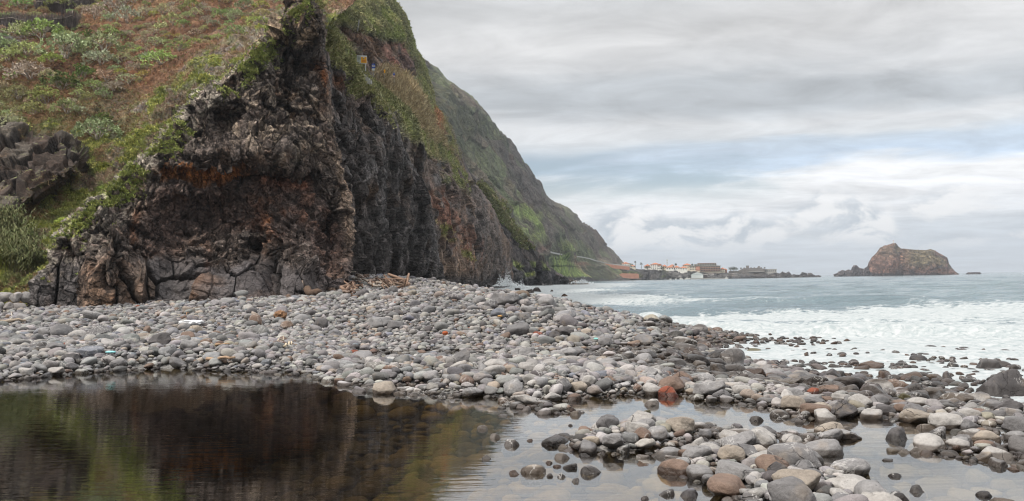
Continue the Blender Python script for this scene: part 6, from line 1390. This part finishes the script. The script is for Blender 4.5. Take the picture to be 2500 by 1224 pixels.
# ------------------------------------------------------------------ road signs on the ridge
def plate(mb, x0, x1, z0, z1, y0, y1): mb.box(x0, x1, y0, y1, z0, z1)
PAINTW = simple_mat('sign_white', (0.72, 0.72, 0.71), 0.5, 0.06, 2); PAINTO = simple_mat('sign_orange', (0.88, 0.42, 0.012), 0.5, 0.06, 2); PAINTB = simple_mat('sign_blue', (0.015, 0.07, 0.42), 0.5, 0.06, 2); PAINTK = simple_mat('sign_black', (0.02, 0.02, 0.025), 0.5, 0.1, 2)
PICT = simple_mat('sign_picture', (0.42, 0.45, 0.40), 0.5, 0.6, 1.6); PAINTR = simple_mat('sign_red', (0.55, 0.05, 0.03), 0.5, 0.1, 2)
def sign_at(name, px, py, t, build, label, cat='sign'):
    p = P(px, py, t); e = empty(name, p.tolist(), -math.atan2(p[0], p[1])); k = t/F_PX; build(e, k); return tag(e, label, cat)
def sbox(nm, k, x0, x1, y0, y1, d0, d1, m, par): mb = MB(); mb.box(x0*k, x1*k, d0, d1, -y1*k, -y0*k); return mb.build(nm, m, par)
def signs():
    T = float((on_ridge(890, 172) - CAM) @ _F) - 20
    def info(e, k):      # pixel offsets from (884, 146)
        b = sbox('board', k, -12.6, 12.2, -10, 9.5, -.05, .05, PAINTW, e); sbox('orange_panel', k, -2.6, 11, -6.4, 8.4, -.075, -.053, PAINTO, b); sbox('picture_panel', k, -11.6, -3.4, -8.6, 8.4, -.075, -.053, PICT, b)
        sbox('emblem', k, 2.2, 5.6, -5.2, -1.2, -.1, -.078, PAINTW, b); sbox('emblem_mark', k, 3.2, 5.2, -3.6, -1.6, -.12, -.103, PAINTK, b); sbox('text_line', k, 0, 8.6, 1.6, 2.3, -.1, -.078, PAINTR, b); sbox('text_line', k, 0, 8.6, 4.2, 4.9, -.1, -.078, PAINTR, b)
        sbox('post', k, 7.2, 9.6, 9.5, 28, -.08, .08, PAINTW, e)
    sign_at('information_board', 884, 146, T, info, 'white information board with a bright orange panel on a white post')
    def view(e, k):
        b = sbox('board', k, -4, 4, -5.6, 5.6, -.03, .03, PAINTB, e); sbox('white_square', k, -2.6, 2.6, -2.7, 2.7, -.055, -.033, PAINTW, b)
        mb = MB(); n = 16; mb.prism([(1.35*k*math.cos(2*math.pi*i/n), 1.35*k*math.sin(2*math.pi*i/n)) for i in range(n)], -.075, -.058); mb.build('black_dot', PAINTK, b); sbox('lower_plate', k, -3.4, 3.4, 6, 11, -.03, .03, PAINTW, e); sbox('post', k, -.45, .45, 5, 26, .035, .1, CONC, e)
    sign_at('road_sign', 911.6, 161.6, T-1, view, 'blue sign with a black dot in a white square, beside the orange board')
    def orange(e, k):
        mb = MB(); mb.prism([(-2.6*k, 0), (0, -3*k), (2.6*k, 0), (0, 3*k)], -.03, .03); mb.build('board', PAINTO, e); sbox('lower_plate', k, -1.4, 1.8, 2.4, 6.5, -.07, -.034, PAINTO, e); sbox('post', k, -.4, .4, 6.5, 20, -.04, .04, CONC, e)
    sign_at('warning_sign', 939, 172.5, T+4, orange, 'small orange roadworks sign half hidden behind the dry reeds')
    def stop(e, k):
        b = sbox('board', k, -2.5, 2.5, -3, 3, -.03, .03, PAINTB, e); sbox('white_bar', k, -1.3, 1.3, -1.5, -.8, -.055, -.033, PAINTW, b); sbox('white_stem', k, -.35, .35, -.8, 1.8, -.055, -.033, PAINTW, b)
        mb = MB(); n = 16; mb.prism([(2.4*k*math.cos(2*math.pi*i/n), -6*k + 2.4*k*math.sin(2*math.pi*i/n)) for i in range(n)], -.03, .03); d = mb.build('round_plate', PAINTR, e); mb = MB(); mb.prism([(1.7*k*math.cos(2*math.pi*i/n), -6*k + 1.7*k*math.sin(2*math.pi*i/n)) for i in range(n)], -.055, -.033); mb.build('white_disc', PAINTW, d); sbox('post', k, -.4, .4, 3, 22, .035, .1, CONC, e)
    sign_at('road_sign', 962, 181, T+6, stop, 'small blue sign over a red and white disc, rightmost on the road')
    mb = MB(); r_ = random.Random(4)
    for i in range(9):
        x, y = 866 + i*4.6, 167 + i*4.2 + r_.uniform(-1, 1); p = P(x, y, T-3); s = 0.42; mb.cur = (1, 1, 1); mb.box(p[0]-s*.6, p[0]+s*.6, p[1]-.2, p[1]+.25, p[2]-.35 - .2*r_.random(), p[2]+.15 + .1*r_.random())
    o = mb.build('parapet_wall', simple_mat('whitewash', (0.5, .48, .45), .9, .3, 2)); tag(o, 'row of whitewashed parapet stones along the cliff edge below the signs', 'parapet')
    for i, (px, py, h, lab) in enumerate(((928, 78, 22, 'thin grey net post on the green slope above the signs'), (812, 40, 16, 'leaning grey net post above the rock head'), (866, 52, 20, 'thin grey net post between the other two'))):
        q = on_ridge(px, py + h); mb = MB(); k = float((q-CAM) @ _F)/F_PX; mb.tube([q + np.array([0, -1, -.5]), q + np.array([.3, -1, h*k])], .09, 5); o = mb.build('net_post', CONC); tag(o, lab, 'post', 'net posts')
signs()

# ------------------------------------------------------------------ driftwood and flotsam
def wood_mat():
    m, g = new_mat('driftwood_grain'); tc = g.n.new('ShaderNodeTexCoord').outputs['Object']; n = g.noise(g.vm('MULTIPLY', tc, (6., 6., 30.)), 1.5, 5, .6); n2 = g.noise(tc, 1.2, 3)
    f = g.mr(n, .3, .7, .6, 1.3, 'LINEAR'); c = g.mix(1.0, g.attr('col'), g.comb(f, f, f), 'MULTIPLY'); c = g.mix(g.m('MULTIPLY', g.mr(n2, .5, .65), .5), c, (.12, .075, .05)); g.out(g.bsdf(c, .9, .15, g.bump(n, .6, .02))); return m
WOOD = wood_mat()
def log_at(px0, py0, px1, py1, r, col, label, grp=None, taper=.6, bend=.06, name='driftwood', lift=0.0):
    a = np.array(hit(px0, py0)); b = np.array(hit(px1, py1)); a[2] += r*.8 + .1 + lift; b[2] += r*.8 + .1 + lift; n = 9; r_ = random.Random(int(px0*3+py0)); f = np.linspace(0, 1, n); L = np.linalg.norm(b-a)
    pts = a[None] + (b-a)[None]*f[:, None] + np.array([[r_.gauss(0, bend*L*.4), r_.gauss(0, bend*L*.4), r_.gauss(0, bend*L*.3)] for _ in range(n)]); o0 = pts[0].copy(); mb = MB(); mb.cur = col
    mb.tube(pts - o0, r*(1 - (1-taper)*f)*np.array([r_.uniform(.85, 1.15) for _ in range(n)]), 8); o = mb.build(name, WOOD, None, True); o.location = o0.tolist(); return tag(o, label, 'driftwood', grp)
log_at(672, 716, 742, 722, .26, (.40, .31, .25), 'thickest bleached log lying at the foot of the dark rock head', taper=.7, lift=.3)
log_at(752, 727, 782, 728, .2, (.11, .075, .055), 'short dark log right of the thickest bleached log')
log_at(-20, 797, 66, 792, .075, (.42, .34, .26), 'long pale branch on the stones at the left edge'); log_at(28, 790, 31, 770, .025, (.5, .45, .38), 'thin upright stick beside the long pale branch', taper=.4)
r_ = random.Random(17); cols = [(.29, .225, .19), (.20, .145, .11), (.33, .29, .25), (.10, .065, .05), (.25, .165, .12)]; cn = ['pinkish', 'brown', 'bleached', 'dark', 'reddish']
def pile():
    items = []
    for i in range(46):
        f = r_.random(); x = 832 + 128*f; y = np.interp(x, [832, 870, 960], [716, 682, 700]) + r_.uniform(0, 22)*(1 - .5*f); L = r_.uniform(14, 44); an = r_.gauss(0.05, .35); j = r_.randrange(5)
        items.append((x, y, L, an, j))
    items.sort()
    seen = {}
    for x, y, L, an, j in items:
        key = ('long' if L > 32 else 'short', cn[j]); seen[key] = seen.get(key, 0) + 1
        lab = f'{ORD[seen[key]-1]} {key[0]} {key[1]} piece from the left in the driftwood heap below the cove cliff'
        log_at(x, y, x + L*math.cos(an), y + L*math.sin(an)*.5, r_.uniform(.03, .085), cols[j], lab, 'driftwood heap', lift=r_.uniform(0, .25), bend=.09)
    log_at(850, 669, 868, 680, .05, (.5, .44, .38), 'curved bleached branch standing above the driftwood heap', lift=.3)
pile()
log_at(525, 855, 560, 852, .03, (.36, .24, .15), 'thin brown stick on the pale gravel, left of a pair'); log_at(505, 893, 575, 887, .04, (.40, .28, .19), 'long thin stick lying just above the pool edge'); log_at(690, 858, 715, 850, .03, (.55, .46, .33), 'straw-yellow stick on the gravel in front of the rock head'); log_at(675, 848, 697, 836, .02, (.5, .42, .32), 'slanting pale stick beside the straw-yellow one')
log_at(450, 780, 470, 766, .02, (.33, .2, .12), 'small brown twig on the stones below the cliff foot')
def flot(name, px, py, w, h, col, label, cat, seed, rough=.6, t=None, amp=.35):
    x, y, z = hit(px, py + h*.4); tt = float((np.array([x, y, z])-CAM) @ _F); s = tt/F_PX; d, Fc = ico(4); w, h = w*.85, h*.85; V = d*np.array([w*s/2, w*s*.35, h*s/2]); V = V*(1 + amp*fbm(d*2.2 + seed, 4, 700+seed, ridge=True))[:, None]
    m = simple_mat(name + '_skin', col, rough, .3, 4); o = link(name, raw_mesh(name, V, Fc), m); o.location = (x, y, z + h*s*.5 + .12); tag(o, label, cat)
flot('root_clump', 685, 779, 25, 20, (.24, .135, .075), 'rusty tangled root clump on the grey stones', 'root clump', 1, .9, amp=.8)
flot('plastic_sheet', 467, 797, 58, 13, (.72, .73, .74), 'crumpled white plastic sheet on the stones', 'plastic sheet', 2, .4, amp=.5)
flot('tile_shard', 1087, 824, 16, 11, (.34, .085, .03), 'broken orange tile shard in the middle of the beach', 'tile shard', 3, .8, amp=.25)
flot('plastic_strip', 270, 873, 26, 6, (.25, .58, .60), 'turquoise plastic strip between the stones left of the pool edge', 'plastic strip', 4, .4, amp=.3)
flot('plastic_scrap', 1455, 838, 12, 5, (.30, .66, .62), 'tiny mint plastic scrap among the grey stones', 'plastic scrap', 5, .4)
flot('orange_peel', 1221, 781, 12, 5, (.48, .27, .09), 'small yellow-orange scrap under the big crest boulders', 'scrap', 6, .7)
# ------------------------------------------------------------------ old wall of big round stones at the left edge
def stone_wall():
    r_ = random.Random(23); e0 = None; rows = [(726, [(-30, 34), (12, 40), (38, 28), (63, 26)]), (751, [(-30, 30), (-4, 26), (20, 26), (47, 36)]), (776, [(-20, 40), (18, 46), (58, 40)])]
    p0 = P(25, 778, 42.5); e = empty('shore_wall', p0.tolist()); d, Fc = ico(4)
    for yy, row in rows:
        for px, w in row:
            t = 42.5 + r_.uniform(-.3, .3) - (yy - 751)*.03; k = t/F_PX; V = stone_shape(d, r_.randrange(NVAR)); V = V/np.abs(V).max(0)*np.array([w*.54, w*.5, 14])*k
            tint = random.choice([(.30, .28, .27), (.24, .225, .215), (.20, .18, .17)]); o = link('stone', raw_mesh('wall_stone', V, Fc, np.broadcast_to(tint, V.shape)), STONE, e); o.location = (P(px, yy, t) - p0).tolist()
    tag(e, 'dry wall of big round stones at the left edge below the reeds', 'stone wall')
stone_wall()

# ------------------------------------------------------------------ the sea air
def haze():
    mb = MB(); mb.box(-6600, 6600, -300, 6600, -6.0, 232.0); m, g = new_mat('sea_air')
    v = g.n.new('ShaderNodeVolumePrincipled'); v.inputs['Color'].default_value = (0.86, 0.92, 1.0, 1); v.inputs['Density'].default_value = 0.00018; v.inputs['Anisotropy'].default_value = 0.2
    g.out(None, v.outputs[0]); o = mb.build('haze', m); tag(o, 'thin pale sea haze over the whole bay', 'haze', None, 'stuff')
haze()
